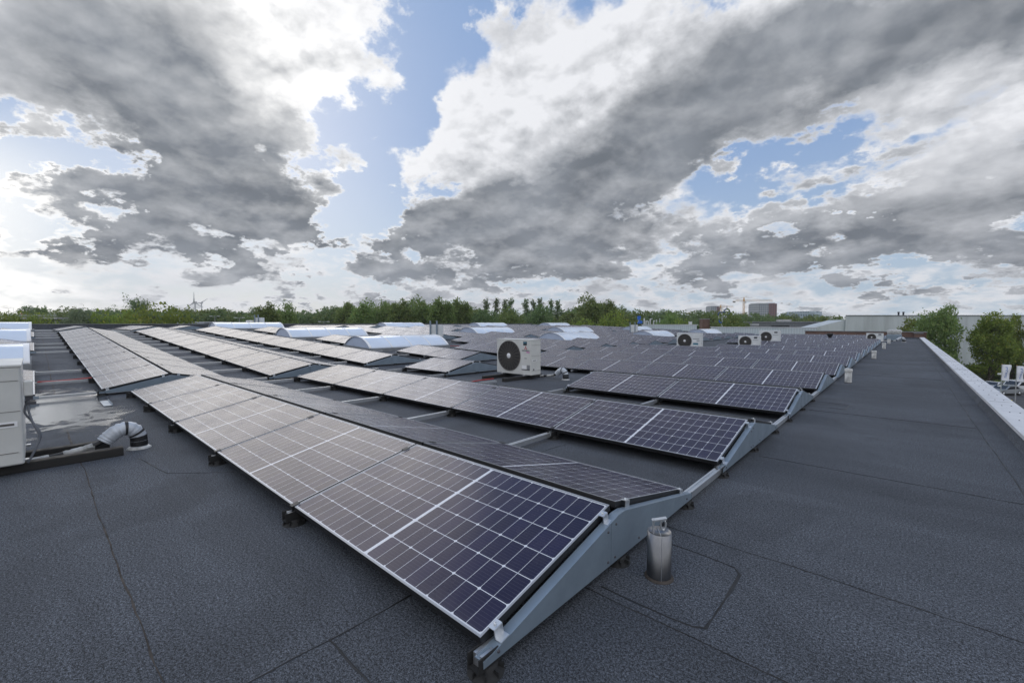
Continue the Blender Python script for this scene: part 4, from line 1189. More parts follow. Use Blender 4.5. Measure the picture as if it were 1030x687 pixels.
def crane(label, px, py_top, py_jib, pxa, pxb, d):
    t = facing('tower_crane', label, 'crane', px, d)
    h_ = hz(py_jib, d) - GZ; ht = hz(py_top, d) - GZ; s1 = d / 435.2
    m_ = MB(); w_ = 0.8
    for sx in (-1, 1):
        for sy in (-1, 1):
            m_.box((sx * w_, sy * w_, h_ / 2), (0.28, 0.28, h_))
    n = int(h_ / 3)
    for i in range(n):
        a = 1 if i % 2 else -1
        m_.tube([(-w_ * a, -w_, i * 3.0), (w_ * a, -w_, i * 3.0 + 3)], 0.10, 5)
    m_.build('mast', M['yellow'], t)
    j = MB(); xa, xb = (pxa - px) * s1, (pxb - px) * s1
    for (y, z) in ((-0.9, 0), (0.9, 0), (0, 1.8)):
        j.tube([(xa if z == 0 else xa * .7, y, h_ + z), (xb, y, h_ + z)], 0.20, 5)
    n = int((xb - xa) / 3)
    for i in range(n):
        x = xa + (xb - xa) * i / n
        j.tube([(x, 0, h_), (x + (xb - xa) / n / 2, 0, h_ + 1.7), (x + (xb - xa) / n, 0, h_)], 0.07, 4)
    j.build('jib', M['yellow'], t)
    k_ = MB(); k_.prism([(-0.9, h_), (0.9, h_), (0.2, ht), (-0.2, ht)], -0.5, 0.5, 1); k_.build('apex', M['yellow'], t)
    ti = MB(); ti.tube([(xb * 0.62, 0, h_ + 1.8), (0, 0, ht), (xa * 0.8, 0, h_ + 1.6)], 0.09, 4); ti.build('tie_bars', M['ink'], t)
    cw = MB(); cw.box((xa + 1.5, 0, h_ - 0.8), (2.6, 1.0, 1.4)); cw.build('counterweight', M['curb'], t)
    cb = MB(); cb.box((1.4, -1.0, h_ - 1.2), (1.3, 1.3, 1.7)); cb.build('cab', M['white2'], t)
crane('orange tower crane with a long jib left of the slab tower', 747.6, 299.2, 303.3, 736.5, 776, 520)
crane('small pale orange crane behind the round blue sign', 724.5, 306.5, 309.3, 722.8, 737.0, 640)

# lit-name signs (unlit by day): a round blue sign on a pole, letters on a roof
t = facing('ring_sign', 'blue ring sign with a white name board on a pole behind the dark tree', 'sign', 726, 80)
s1 = 80 / 435.2
def arc_tube(mb, cx, cz, r_, a0, a1, th=0.09):
    mb.tube([(cx + r_ * math.cos(R(a)), 0, cz + r_ * math.sin(R(a))) for a in [a0 + (a1 - a0) * i / 14 for i in range(15)]], th, 7)
zc = hz(317.5, 80) - GZ
b = MB(); b.tube([(0.05, 0.2, 0), (0.05, 0.2, zc + 0.6)], 0.14, 10); b.build('pole', M['white2'], t)
b = MB(); arc_tube(b, 4.7 * s1, zc + 3.4 * s1, 3.0 * s1, -60, 200, 0.12); b.tube([(4.7 * s1, 0, zc + 6.3 * s1), (4.7 * s1, 0, zc + 9.5 * s1)], 0.05, 6); b.build('large_ring', M['signnavy'], t)
b = MB(); arc_tube(b, -1.5 * s1, zc + 1.0 * s1, 2.4 * s1, 60, 200, 0.10); b.tube([(-0.4 * s1, 0, zc + 3.1 * s1), (3.0 * s1, 0, zc + 3.1 * s1)], 0.12, 7); b.build('small_ring', M['signnavy'], t)
b = MB(); arc_tube(b, -0.9 * s1, zc - 5.0 * s1, 2.1 * s1, 120, 300, 0.13); b.build('lower_ring', M['signblue'], t)
b = MB(); b.box((0.5 * s1, -0.05, zc - 1.2 * s1), (8.0 * s1, 0.10, 2.9 * s1)); bo = b.build('name_board', M['signwhite'], t)
b = MB()
for i, x in enumerate((-2.4, -1.2, 0.2, 1.3, 2.6, 3.4)):
    b.box((x * s1, -0.115, zc - (1.3 + 0.15 * (i % 2)) * s1), (0.42 * s1, 0.02, (1.6 + 0.5 * (i % 2)) * s1))
b.build('lettering', M['signnavy'], t)

t = facing('roof_sign', 'bright blue angular logo and grey standing letters on a low roof edge', 'sign', 645, 86)
s1 = 86 / 435.2
z0 = hz(328.2, 86) - GZ
b = MB(); b.box((7.5 * s1, 1.8, (z0 - 0.12) / 2), (26 * s1, 3.6, z0 - 0.12)); b.build('roof_edge', M['coping'], t)
P_ = lambda x, y: ((x - 645) * s1, hz(y, 86) - GZ)
b = MB()
b.prism([P_(641.0, 318.0), P_(644.2, 318.0), P_(643.9, 321.3), P_(642.3, 322.0), P_(641.0, 321.6)], -0.15, 0.15, 1)
b.prism([P_(642.4, 322.3), P_(644.2, 322.3), P_(646.0, 323.4), P_(645.6, 325.3), P_(641.2, 325.7), P_(641.2, 324.8)], -0.15, 0.15, 1)
b.build('emblem', M['signblue'], t)
b = MB(); b.box((-2.2 * s1, 0.4, z0 + 0.2), (0.1, 0.1, 0.9)); b.box((0.4 * s1, 0.4, z0 + 0.2), (0.1, 0.1, 0.9)); b.build('bracket', M['ink'], t)
b = MB()
for (x0, x1, y0, y1) in ((647.3, 648.4, 320.2, 327.6), (649.2, 650.0, 322.4, 327.6), (650.0, 651.6, 322.4, 323.3), (651.6, 652.4, 323, 327.6), (653.4, 654.4, 320.6, 327.6), (654.4, 656.0, 320.4, 321.3), (657.0, 658.8, 322.4, 323.4), (657.0, 657.8, 323.4, 327.6), (659.8, 660.6, 321.6, 327.6), (660.6, 662.0, 326.7, 327.6), (663.1, 663.9, 320.4, 325.0)):
    (xa, za), (xb, zb) = P_(x0, y1), P_(x1, y0)
    b.box(((xa + xb) / 2, 0, (za + zb) / 2), (xb - xa, 0.2, zb - za))
b.build('lettering', M['coping'], t)

# flag poles
def flagpole(label, px, d, py_top, tilt):
    t = facing('flagpole', label, 'flag', px, d, GZ)
    h_ = hz(py_top, d) - GZ
    b = MB(); b.tube([(0, 0, 0), (0, 0, h_ * 0.5), (0, 0, h_)], [0.06, 0.05, 0.035], 10); b.build('pole', M['alu'], t)
    b = MB(); b.lathe([(0.05, h_), (0.055, h_ + 0.04), (0.0, h_ + 0.09)], 10); b.build('finial', M['yellow'], t)
    W_, H_ = 1.15, 2.15
    n, m_ = 14, 18
    vs = []; fs = []
    def cloth(u, v):
        sag = 0.20 * u * u
        return (0.05 + u * W_ * (0.98 - 0.12 * v), 0.09 * math.sin(5.2 * u + 2.2 * v + tilt) * u + 0.04 * math.sin(9 * v + 3 * u), h_ - 0.05 - v * H_ - sag * (0.3 + v * .3) + 0.05 * u * math.sin(6 * v))
    for i in range(n + 1):
        for j in range(m_ + 1):
            vs.append(cloth(i / n, j / m_))
    for i in range(n):
        for j in range(m_):
            a = i * (m_ + 1) + j
            fs.append((a, a + 1, a + m_ + 2, a + m_ + 1))
    c = MB(); c.add(vs, fs, 0, True); co = c.build('banner', M['flag'], t)
    md = co.modifiers.new('thick', 'SOLIDIFY'); md.thickness = 0.006
    # blue vertical lettering strokes printed down the middle of the cloth
    pr = MB()
    for (u0, u1, v0, v1) in [(0.52, 0.60, 0.14, 0.30), (0.42, 0.50, 0.16, 0.20), (0.42, 0.62, 0.33, 0.36), (0.42, 0.46, 0.36, 0.44), (0.56, 0.62, 0.36, 0.46), (0.40, 0.60, 0.49, 0.53), (0.40, 0.45, 0.53, 0.62), (0.52, 0.58, 0.53, 0.62), (0.38, 0.62, 0.64, 0.68), (0.36, 0.42, 0.70, 0.80), (0.46, 0.58, 0.74, 0.78)]:
        q = [cloth(u, v) for (u, v) in ((u0, v0), (u1, v0), (u1, v1), (u0, v1))]
        pr.add([(x, y - 0.012, z) for x, y, z in q] + [(x, y - 0.006, z) for x, y, z in q], [(0, 1, 2, 3), (0, 4, 5, 1), (1, 5, 6, 2), (2, 6, 7, 3), (3, 7, 4, 0)])
    pr.build('lettering', M['flagblue'], co)
    return t


t = flagpole('white flag with vertical blue lettering on the left pole beside the tree', 1009.5, 57, 366.5, 0.0)
b = MB()
h_ = hz(366.5, 57) - GZ
b.box((-0.28, 0, hz(376.3, 57) - GZ), (0.34, 0.16, 0.20)); b.box((-0.06, 0, hz(375.5, 57) - GZ), (0.14, 0.05, 0.05))
b.build('floodlight', M['white2'], t)
b = MB(); b.box((-0.22, 0, hz(388.5, 57) - GZ), (0.36, 0.16, 0.14)); b.box((-0.03, 0, hz(388.3, 57) - GZ), (0.1, 0.05, 0.05)); b.build('floodlight', M['white2'], t)
flagpole('white flag on the pole at the very right edge', 1024.5, 59, 368.0, 1.1)

# street level on the right
def strip(name, pts, z, m):
    s_ = MB(); s_.add([(p.x, p.y, z) for p in pts], [tuple(range(len(pts)))])
    return struct(s_.build(name, m))
strip('road', [place(900, 54), place(1500, 54), place(1400, 70), place(900, 70)], GZ + 0.008, M['asphalt'])
strip('pavement', [place(900, 48), place(1600, 48), place(1600, 52), place(900, 52)], GZ + 0.012, M['paving'])


def car(label, px, d, body, van, turn):
    t = facing('parked_car', label, 'van' if van else 'car', px, d, GZ + 0.01, turn=turn)
    L_, H_, W_ = (4.9, 1.95, 1.85) if van else (4.4, 1.45, 1.78)
    if van:
        sil = [(-2.4, 0.32), (-2.42, 0.95), (-2.3, 1.12), (-1.5, 1.22), (-0.85, 1.85), (-0.6, 1.94), (2.2, 1.95), (2.42, 1.8), (2.45, 0.35)]
    else:
        sil = [(-2.18, 0.30), (-2.2, 0.66), (-2.05, 0.80), (-1.05, 0.92), (-0.35, 1.38), (0.1, 1.45), (1.0, 1.42), (1.65, 1.02), (2.15, 0.92), (2.2, 0.35)]
    b = MB(); b.prism(sil, -W_ / 2, W_ / 2, 1); bo = bevel(b.build('body', M[body], t), 0.07, 3)
    ws = [(-1.35, 1.22), (-0.8, 1.74), (0.2, 1.74), (0.2, 1.2)] if van else [(-0.95, 0.93), (-0.3, 1.32), (0.95, 1.32), (1.45, 0.98)]
    for sy in (-1, 1):
        g_ = MB(); g_.prism(ws, sy * (W_ / 2 - 0.02), sy * (W_ / 2 + 0.006), 1); g_.build('side_window', M['glass'], t)
        for wx in (-1.45, 1.4):
            w_ = MB(); w_.lathe([(0.0, -0.01), (0.32, -0.01), (0.33, 0.05), (0.33, 0.2), (0.0, 0.2)], 20, (wx, sy * (W_ / 2 - 0.09) + (0.11 if sy > 0 else 0.09) * 1.0, 0.33), 0, 'y'); wo = w_.build('wheel', M['rubber'], t)
            r_ = MB(); r_.lathe([(0.0, 0.0), (0.2, 0.0), (0.21, 0.02), (0.0, 0.024)] if sy < 0 else [(0.0, 0.0), (0.2, 0.0), (0.21, -0.02), (0.0, -0.024)], 16, (wx, sy * (W_ / 2 + 0.02), 0.33), 0, 'y'); r_.build('rim', M['alu'], wo)
    f_ = MB(); f_.add([(p[0], sy * W_ * 0.42, p[1]) for p in ((-1.52, 1.27), (-0.93, 1.84)) for sy in (-1, 1)] if van else [(p[0], sy * W_ * 0.42, p[1]) for p in ((-1.02, 0.98), (-0.42, 1.40)) for sy in (-1, 1)], [(0, 1, 3, 2)]); f_.build('windscreen', M['glass'], t)
    for sy in (-0.62, 0.62):
        h_ = MB(); h_.box((-L_ / 2 + 0.03, sy, 0.78 if van else 0.66), (0.10, 0.34, 0.13)); h_.build('headlight', M['paper'], t)
    return t
car('white van parked behind the flagpoles at the right edge', 1027, 67, 'carwhite', True, 0.15)
car('silver car partly hidden behind the coping, left of the white van', 1013, 65, 'carsilver', False, 0.15)
car('pale car just above the coping, left of the left flagpole', 1002.0, 69, 'carwhite', False, 0.3)
t = facing('marker_post', 'short post with a yellow square marker beside the pavement', 'marker', 1020.2, 53.3, GZ)
b = MB(); b.box((0, 0, 0.6), (0.06, 0.06, 1.2)); b.build('post', M['alu'], t)
b = MB(); b.box((0, -0.04, 1.2), (0.22, 0.02, 0.2)); b.build('plate', M['yellowsign'], t)


# ------------------------------------------------------------------ trees
def leaf_arrays(rs, lobes, n, size, clump=0.45, per=9):
    """many leaf faces gathered in clumps on the shells of several lobes"""
    vol = np.array([l[3] * l[4] * l[5] for l in lobes]) ** 0.67
    nc = max(1, n // per)
    li = rs.choice(len(lobes), nc, p=vol / vol.sum())
    lob = np.array(lobes)[li]
    dr = rs.normal(size=(nc, 3)); dr /= np.linalg.norm(dr, axis=1)[:, None]
    rad = 0.50 + 0.55 * np.sqrt(rs.rand(nc))
    c = lob[:, :3] + dr * lob[:, 3:6] * rad[:, None]
    pts = np.repeat(c, per, 0) + rs.normal(size=(nc * per, 3)) * np.array([clump, clump, clump * 0.7])
    out = np.repeat(dr, per, 0)
    nn = out * 0.6 + rs.normal(size=pts.shape) * 0.8 + np.array([0, 0, 0.45])
    nn /= np.linalg.norm(nn, axis=1)[:, None]
    a = np.cross(nn, rs.normal(size=pts.shape)); a /= np.linalg.norm(a, axis=1)[:, None] + 1e-9
    b = np.cross(nn, a)
    s1 = (size * rs.uniform(0.55, 1.35, len(pts)))[:, None]
    s2 = s1 * rs.uniform(0.5, 0.85, len(pts))[:, None]
    V = np.stack([pts - a * s1, pts - b * s2, pts + a * s1, pts + b * s2], 1)
    return V.reshape(-1, 3)


def quads_mesh(name, V, m):
    n = len(V) // 4
    me = bpy.data.meshes.new(name)
    me.vertices.add(len(V)); me.vertices.foreach_set('co', V.astype(np.float32).ravel())
    me.loops.add(n * 4); me.loops.foreach_set('vertex_index', np.arange(n * 4, dtype=np.int32))
    me.polygons.add(n); me.polygons.foreach_set('loop_start', np.arange(0, n * 4, 4, dtype=np.int32))
    me.materials.append(m)
    me.update(calc_edges=True); me.validate()
    return me


def rand_lobes(rs, h, w, base, k=9, tall=False):
    lobes = [(0, 0, base + (h - base) * 0.52, w * 0.36, w * 0.36, (h - base) * 0.42)]
    for i in range(k):
        a = rs.uniform(0, 6.28); f = rs.uniform(0.05, 0.95); zc = base + (h - base) * f
        prof_ = math.sin(math.pi * min(0.97, 0.18 + 0.78 * f)) ** 0.7
        rr = w * 0.5 * prof_ * rs.uniform(0.45, 0.85)
        s_ = w * rs.uniform(0.13, 0.24)
        lobes.append((math.cos(a) * rr, math.sin(a) * rr, zc, s_, s_, s_ * rs.uniform(0.7, 1.1)))
    return lobes


def trunk_mesh(rs, h, w, base, lobes, r0):
    t_ = MB()
    bend = [Vector((0, 0, -0.1)), Vector((rs.uniform(-.1, .1), rs.uniform(-.1, .1), base * 0.6)), Vector((rs.uniform(-.25, .25), rs.uniform(-.25, .25), base + (h - base) * 0.4)), Vector((0, 0, h * 0.93))]
    P = smooth_path(bend, 5); n = len(P)
    t_.tube(P, [r0 * (1 - 0.92 * i / (n - 1)) * (1.35 if i == 0 else 1) for i in range(n)], 9)
    for l in lobes[1:]:
        z = max(base * 0.7, l[2] - (h - base) * 0.22); f = min(0.95, z / (h * 0.93))
        st = P[min(n - 1, int(f * (n - 1)))]
        en = Vector(l[:3])
        mid = st.lerp(en, 0.5) + Vector((0, 0, -0.12 * (en - st).length))
        Q = smooth_path([st, mid, en], 4)
        t_.tube(Q, [r0 * 0.42 * (1 - f * 0.6) * (1 - 0.85 * i / (len(Q) - 1)) for i in range(len(Q))], 6)
    return t_.mesh('trunk', M['bark'])


PROTO = {}


def tree_proto(key, seed, h, w, base, n, leaf, m, k=9, clump=0.45, r0=None):
    rs = np.random.RandomState(seed)
    lb = rand_lobes(rs, h, w, base, k)
    PROTO[key] = (quads_mesh('crown', V0 := leaf_arrays(rs, lb, n, leaf, clump), M[m]), trunk_mesh(rs, h, w, base, lb, r0 or h * 0.022), float(np.percentile(V0[:, 2], 99.6)))


tree_proto('street_a', 11, 10.0, 9.0, 2.2, 16000, 0.17, 'leaf_a', 22, 0.30)
tree_proto('street_b', 12, 10.0, 6.6, 1.6, 15000, 0.16, 'leaf_c', 20, 0.28)
tree_proto('street_c', 13, 10.0, 6.0, 2.0, 9000, 0.18, 'leaf_c', 16, 0.30)
tree_proto('round_a', 14, 8.0, 8.6, 0.9, 11000, 0.15, 'leaf_d', 14, 0.3)
tree_proto('round_b', 15, 8.0, 9.8, 0.6, 11000, 0.16, 'leaf_c', 15, 0.3)
tree_proto('oak_a', 16, 14.0, 12.0, 2.0, 10000, 0.25, 'leaf_a', 16, 0.42)
tree_proto('oak_b', 17, 14.0, 13.5, 1.5, 10000, 0.26, 'leaf_b', 17, 0.45)
tree_proto('tall_a', 18, 17.0, 9.5, 2.5, 10000, 0.26, 'leaf_a', 18, 0.45)
tree_proto('gappy', 19, 17.0, 10.0, 6.0, 2600, 0.27, 'leaf_b', 11, 0.5)
rs_ = np.random.RandomState(77)
for q_, key in enumerate(('poplar_a', 'poplar_b')):
    lb = [(rs_.uniform(-.9, .9), rs_.uniform(-.9, .9), 5.5 + i * 0.82, 0.75, 0.75, 0.9) for i in range(15)]
    PROTO[key] = (quads_mesh('crown', leaf_arrays(rs_, lb, 1700 + 300 * q_, 0.24, 0.30, 6), M['leaf_b']), trunk_mesh(rs_, 18.0, 3.0, 3.0, [lb[0]] + lb, 0.22), 18.0)


def tree(name, label, key, px, py_top, d, wide=1.0, group=None, turn=None, z=GZ):
    crown, trunk, h0 = PROTO[key]
    t = thing(name, label, 'tree', place(px, d, z), (0, 0, turn if turn is not None else px * 0.7), group)
    s_ = (hz(py_top, d) - z) / h0
    sw = (hz(py_top, d) + (6.5 if d > 0 else 0)) / h0 * wide if key[:6] != 'street' else s_ * wide
    t.scale = (sw, sw, s_)
    link('trunk', trunk, t); link('crown', crown, t)
    return t


tree('street_tree', 'large dark green tree in front of the warehouse wall, nearest the roof end', 'street_a', 946, 309.5, 80, 0.66, turn=0.4)
tree('street_tree', 'small bright tree at the left flank of the large dark green tree', 'street_c', 919, 321.5, 86, 0.66, turn=1.4)
tree('street_tree', 'yellow-green tree with a visible trunk left of the white flags', 'street_b', 997, 316, 76, 0.78, turn=2.2)
tree('street_tree', 'slim green tree touching the right side of the yellow-green tree', 'street_c', 1019, 318, 81, 0.46, turn=0.2)
tree('street_tree', 'dark tree cut off by the right edge of the view', 'street_a', 1056, 309, 78, 0.42, turn=1.0)
hs = MB()
V_ = []
rsh = np.random.RandomState(3)
for i in range(46):
    p = place(930 + i * 4.6, 84 - 0.02 * i + rsh.uniform(-1, 1), GZ)
    V_.append(leaf_arrays(rsh, [(p.x, p.y, GZ + 1.1, 1.9, 1.9, 1.3 + 0.6 * rsh.rand())], 420, 0.2, 0.3))
hedge = thing('hedge', 'dark shrub hedge along the foot of the warehouse wall', 'hedge')
link('foliage', quads_mesh('foliage', np.concatenate(V_), M['leaf_b']), hedge)
V_ = []
for i in range(40):
    p = place(940 + i * 5, 73.5 + rsh.uniform(-1.5, 1.5), GZ)
    V_.append(leaf_arrays(rsh, [(p.x, p.y, GZ + 0.25, 1.8, 1.8, 0.35)], 300, 0.16, 0.2))
hedge = thing('hedge', 'low clipped green hedge between the road and the trees', 'hedge')
link('foliage', quads_mesh('foliage', np.concatenate(V_), M['leaf_c']), hedge)
tree('round_tree', 'dark bushy tree behind the far roof edge, below the orange crane', 'oak_a', 737, 316.5, 68, 1.05)
tree('round_tree', 'bushy green tree in front of the grey roof letters', 'oak_a', 671, 316.3, 84, 0.85)
tree('round_tree', 'small green tree right of the roof letters', 'round_b', 686, 323.0, 80, 0.7)
tree('round_tree', 'light green tree left of the blue roof logo', 'round_b', 619, 315, 96, 0.85)
tree('round_tree', 'tall broad dark green tree, highest of the wood right of the poplars', 'oak_a', 594, 299, 120, 0.95)
tree('round_tree', 'second broad tree against the right shoulder of the highest one', 'tall_a', 609, 303.5, 124, 1.05)
tree('round_tree', 'small bright shrub-like tree below the highest dark green tree', 'round_b', 590, 323.5, 82, 0.8)
tree('round_tree', 'pale olive shrub left of the small bright one at the roof edge', 'round_a', 570, 325.0, 84, 0.7)
tree('round_tree', 'rounded dark tree in front of the bare poplars', 'oak_b', 541, 308.5, 112, 0.95)
tree('round_tree', 'mid green rounded tree left of the dark one before the poplars', 'oak_a', 513, 311, 108, 1.0)
tree('round_tree', 'low dark tree between the rounded trees and the tall thicket', 'oak_b', 486, 312, 116, 0.95)
for i, (px, py, d) in enumerate(((444, 301.5, 112), (424, 301.5, 116), (404, 303, 112), (386, 305, 118), (462, 302, 120), (366, 304, 114), (348, 306, 120))):
    tree('thicket_tree', ['pale cabinet', 'gap left of the pale cabinet', 'middle of the tall thicket', 'darker clump left of the thicket middle', 'left end of the poplar row', 'left part of the tall thicket', 'left end of the tall thicket'][i] and
         'tall green tree of the thicket ' + ['right behind the pale cabinet on posts', 'just left of the pale cabinet on posts', 'in the middle of the tall thicket', 'left of the thicket middle, slightly lower', 'next to the left end of the bare poplars', 'second from the left end of the thicket', 'at the left end of the tall thicket'][i],
         'tall_a' if i % 2 == 0 else 'oak_a', px, py, d, 0.95, 'trees of the tall thicket')
for i, (px, py) in enumerate(((489, 300.5), (498, 299.5), (508.5, 300), (514, 299.5), (529, 300.2), (536, 301), (543, 299.5), (553, 300.8), (561, 301.5))):
    tree('poplar_tree', 'thin half-bare poplar in the row behind the wood', 'poplar_a' if i % 2 else 'poplar_b', px, py, 158 + (i % 3) * 3, 1.0, 'half-bare poplars in a row')
tree('round_tree', 'tall lumpy green tree behind the small white cabinet at the left', 'tall_a', 270, 306.5, 84, 0.85)
tree('round_tree', 'green tree leaning out right of the lumpy tree by the white cabinet', 'oak_a', 287, 306.0, 92, 0.75)
tree('round_tree', 'pale round tree left of centre among the round trees at the left', 'round_a', 71, 313.5, 62, 0.80)
tree('round_tree', 'pale round tree touching the right side of the other pale one', 'round_a', 85, 314.0, 66, 0.78, turn=2)
tree('round_tree', 'compact round tree between the pale pair and the broad bright one', 'round_b', 106, 315.5, 64, 0.66)
tree('round_tree', 'darker small round tree just left of the broad bright one', 'round_b', 127, 315.5, 68, 0.66)
tree('round_tree', 'broad bright yellow-green tree, widest of the round trees at the left', 'round_b', 156, 308.8, 62, 0.92)
for i, (px, py) in enumerate(((7, 317.5), (26, 317.0), (44, 318.5))):
    tree('round_tree', ['low olive tree at the left edge before the viaduct', 'low olive tree second from the left edge before the viaduct', 'low olive tree before the viaduct, nearest the pale round trees'][i], 'round_b', px, py, 74, 0.62)
tree('tall_tree', 'tall see-through tree rising above the left wood', 'gappy', 138, 299.3, 150, 0.9)
tree('tall_tree', 'second see-through tree, right of the tallest in the left wood', 'gappy', 147, 300.8, 156, 0.8, turn=3)
tree('tall_tree', 'dark clump rising at the far left beside two upright trees', 'oak_b', 36, 309, 210, 1.0)
for i, px in enumerate((40, 46)):
    tree('cypress_tree', ['left dark upright tree in front of the far left clump', 'right dark upright tree in front of the far left clump'][i], 'tall_a', px, 309.0, 190, 0.35)

# the wood that closes the horizon: nobody could count its trees
rw = np.random.RandomState(21)
VW = {'leaf_a': [], 'leaf_b': []}
outl = [(-60, 316), (0, 314), (60, 313), (66, 313.5), (75, 311), (110, 309.5), (130, 311), (170, 310), (200, 312), (215, 311), (228, 309.5), (245, 314), (258, 310.5), (300, 314.5), (318, 313), (330, 309), (345, 307), (440, 305), (475, 306), (484, 312), (500, 315), (530, 315), (560, 314), (575, 309), (600, 305), (620, 310.5), (640, 313), (650, 312), (690, 313.5), (730, 314.5), (760, 316.5), (800, 317.5), (835, 319.5), (900, 321)]
pxs = np.array([o[0] for o in outl]); pys = np.array([o[1] for o in outl])
for layer, (d0, step, dy) in enumerate(((138, 7.5, 3.0), (172, 6.5, 0.8), (215, 7, 0.0))):
    px = -45
    while px < 850:
        py = np.interp(px, pxs, pys) + dy + rw.uniform(-1.2, 1.6)
        d = d0 + rw.uniform(-10, 10)
        p = place(px, d, GZ); h_ = hz(py, d) - GZ
        if h_ > 3:
            w_ = rw.uniform(8, 12)
            lb = [(p.x + l[0], p.y + l[1], GZ + l[2], l[3], l[4], l[5]) for l in rand_lobes(rw, h_, w_, 0.8, 8)]
            VW['leaf_a' if rw.rand() < 0.35 else 'leaf_b'].append(leaf_arrays(rw, lb, 1700, 0.36, 0.5))
        px += step * rw.uniform(0.7, 1.3)
for i, (k_, v_) in enumerate(VW.items()):
    o = link('far_wood', quads_mesh('far_wood', np.concatenate(v_), M[k_]))
    tag(o, ['lighter green trees of the continuous wood along the horizon', 'darker green trees of the continuous wood along the horizon'][i], 'wood', kind='stuff')

# ------------------------------------------------------------------ left background
d = 130.0
for a, b_, lab in ((-40, 58, 'long pale concrete viaduct deck on pillars at the far left'), (84, 104, 'short pale wall glimpsed between the round trees at the left')):
    t = facing('viaduct', lab, 'viaduct', a, d)
    w_ = (b_ - a) / 435.2 * d; z1 = hz(319.2, d) - GZ; z0 = hz(321.0, d) - GZ
    q = MB(); q.box((w_ / 2, 3, (z0 + z1) / 2), (w_, 6, z1 - z0)); q.build('deck', M['concrete'], t)
    q = MB(); q.box((w_ / 2, -0.1, z1 + 0.4), (w_, 0.08, 0.1)); q.box((w_ / 2, -0.1, z1 + 0.75), (w_, 0.08, 0.1)); q.build('railing', M['alu'], t)
    n = max(2, int(w_ / 4))
    for i in range(n):
        q = MB(); q.box((w_ * (i + 0.5) / n, 3, z0 / 2), (0.7, 3.0, z0)); q.build('pillar', M['concrete'], t)
for i, (a, b_, py, lab) in enumerate(((9, 17, 315.3, 'small white house with a red tiled roof beyond the viaduct'), (20, 27, 316.2, 'low dark-roofed house beyond the viaduct, right of the red roof'), (27.5, 36.5, 315.5, 'longer white house with grey roof below the dark clump of trees'))):
    d = 185
    t = facing('house', lab, 'house', a, d)
    w_ = (b_ - a) / 435.2 * d; h_ = hz(py, d) - GZ; e_ = h_ * 0.76
    q = MB(); q.box((w_ / 2, 4, e_ / 2), (w_, 8, e_)); q.build('wall', M['plaster'], t)
    q = MB(); q.prism([(-0.3, e_ + 0.01), (8.3, e_ + 0.01), (4, h_)], -0.25, w_ + 0.25, 0); q.build('roof', M['tile'] if i == 0 else M['curb'], t)
    for u in (0.3, 0.7):
        q = MB(); q.box((w_ * u, -0.03, e_ * 0.72), (0.9, 0.06, 1.1)); wo = q.build('window', M['frame'], t)
        q = MB(); q.box((w_ * u, -0.07, e_ * 0.72), (0.7, 0.04, 0.9)); q.build('pane', M['glass'], wo)
for i, (px, py, d) in enumerate(((181, 317.5, 120), (216.5, 318.5, 124), (241, 320, 118), (326, 324.0, 110), (14.5, 309.5, 240), (9.5, 310.5, 250))):
    t = facing('lamp_post', ['grey twin-arm lamp post by the wood, left of the wind turbines', 'twin-arm lamp post by the wood below the right turbine', 'short lamp post left of the small white cabinet', 'white lamp post between the lumpy tree and the thicket', 'distant mast at the far left, taller of two', 'distant mast at the far left, lower of two'][i], 'lamp post', px, d)
    h_ = hz(py, d) - GZ
    q = MB(); q.tube([(0, 0, 0), (0, 0, h_)], [0.10, 0.06], 8); q.build('pole', M['turbine'], t)
    q = MB(); q.tube([(-0.9, 0, h_ + 0.1), (0, 0, h_), (0.9, 0, h_ + 0.1)], 0.05, 6); q.build('arm', M['turbine'], t)
    for sx in (-1, 1):
        q = MB(); q.box((sx * 1.1, 0, h_ + 0.1), (0.7, 0.25, 0.14)); q.build('lamp_head', M['white2'], t)
d = 150.0
t = facing('low_shed', 'long low pale shed roof before the wood below the turbines', 'building', 172, 105)
w_ = 34 / 435.2 * 105; z1 = hz(323.6, 105) - GZ
q = MB(); q.prism([(-0.4, z1 - 0.5), (8.4, z1 - 0.5), (8.0, z1), (0, z1 - 0.25)], 0, w_, 0); q.build('roof', M['greywall'], t)
q = MB(); q.box((w_ / 2, 4, (z1 - 0.5) / 2), (w_ - 0.4, 7.6, z1 - 0.51)); q.build('wall', M['greywall'], t)
t = facing('parked_bus', 'small white bus glimpsed before the wood left of the lumpy tree', 'bus', 250.5, 112)
z1 = hz(322.2, 112) - GZ
q = MB(); q.box((1.4, 1.2, z1 - 1.2), (4.6, 2.3, 2.3)); bevel(q.build('body', M['carwhite'], t), 0.2, 3)
q = MB(); q.box((1.4, 0.04, z1 - 0.8), (4.0, 0.03, 0.7)); q.build('side_window', M['glass'], t)
q = MB(); q.box((1.4, 1.2, (z1 - 2.35) / 2), (4.0, 2.0, z1 - 2.35)); q.build('wheel_base', M['rubber'], t)

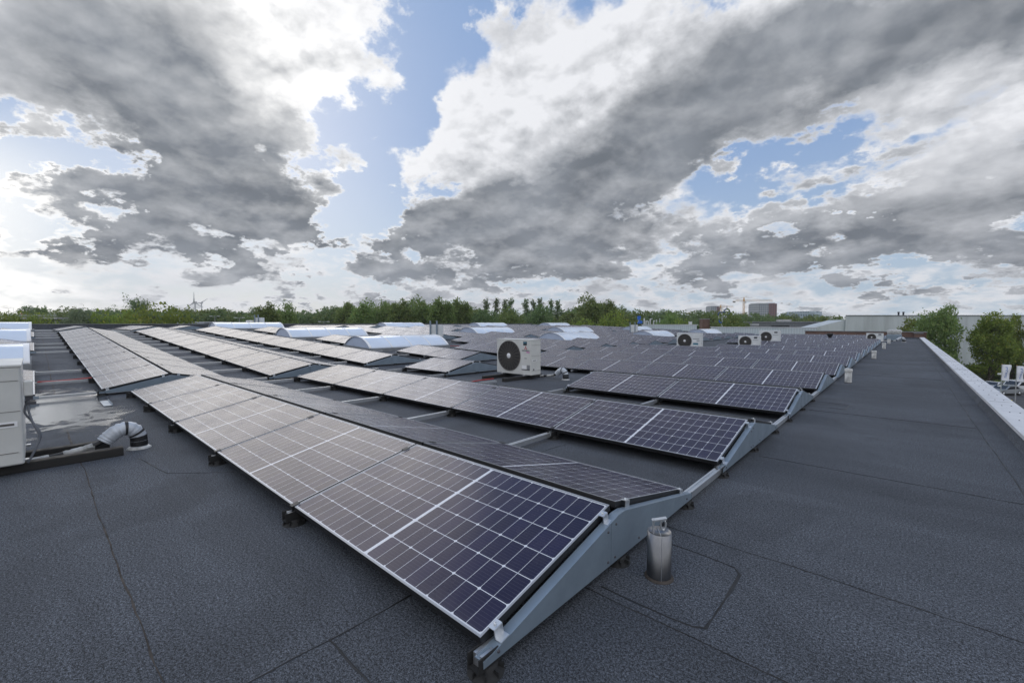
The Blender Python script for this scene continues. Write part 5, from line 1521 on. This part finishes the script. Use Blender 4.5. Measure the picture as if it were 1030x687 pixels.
def turbine(label, px, d, py_hub, r_, angs, wide):
    t = facing('wind_turbine', label, 'wind turbine', px, d)
    h_ = hz(py_hub, d) - GZ
    q = MB(); q.tube([(0, 0, 0), (0, 0, h_)], [wide * 1.5, wide], 12); q.build('tower', M['turbine'], t)
    q = MB(); q.box((0, 1.2, h_), (wide * 3, 7.0, wide * 3)); q.build('nacelle', M['turbine'], t)
    hb = MB(); hb.lathe([(0.0, 1.6), (wide * 1.1, 0.6), (wide * 1.3, 0.0), (0, -0.1)], 12, (0, -2.6, h_), 0, 'y'); hb.build('hub', M['ink'], t)
    for a in angs:
        c, s_ = math.cos(R(a)), math.sin(R(a))
        q = MB(); n = 9; P = []
        for i in range(n):
            f = i / (n - 1); cw = wide * (1.5 if 0.1 < f < 0.35 else 1.0) * (1 - 0.85 * f) + 0.25
            P.append((r_ * f, cw))
        vs = []
        for (u, cw) in P:
            for (e, th) in ((-0.35, 0.25), (0.65, 0.1), (0.65, -0.1), (-0.35, -0.25)):
                x, z = u, e * cw * 2
                vs.append((x * c - z * s_, -3.0 + th, h_ + x * s_ + z * c))
        fs = []
        for i in range(n - 1):
            for j in range(4):
                k_ = (j + 1) % 4
                fs.append((i * 4 + j, i * 4 + k_, i * 4 + 4 + k_, i * 4 + 4 + j))
        fs += [(0, 1, 2, 3), ((n - 1) * 4 + 3, (n - 1) * 4 + 2, (n - 1) * 4 + 1, (n - 1) * 4)]
        q.add(vs, fs); q.build('blade', M['turbine'], t)
turbine('left wind turbine, one blade pointing straight up', 197.0, 1250, 304.2, 29, (90, 213, 328), 1.5)
turbine('right wind turbine, smaller, with a blade slanting up right', 203.6, 1700, 305.0, 32, (32, 172, 272), 1.4)

# ------------------------------------------------------------------ the air between: an even, pale haze
hb = MB(); hb.box((0, 0, 80.0), (4200, 4200, 183.0))
hm = bpy.data.materials.new('haze'); hm.use_nodes = True
hm.node_tree.nodes.clear()
_o = hm.node_tree.nodes.new('ShaderNodeOutputMaterial'); _v = hm.node_tree.nodes.new('ShaderNodeVolumePrincipled')
_v.inputs['Color'].default_value = (0.99, 0.99, 1.0, 1); _v.inputs['Density'].default_value = 0.0002; _v.inputs['Anisotropy'].default_value = 0.2
hm.node_tree.links.new(_v.outputs[0], _o.inputs['Volume'])
tag(hb.build('haze', hm), None, None, kind='stuff')
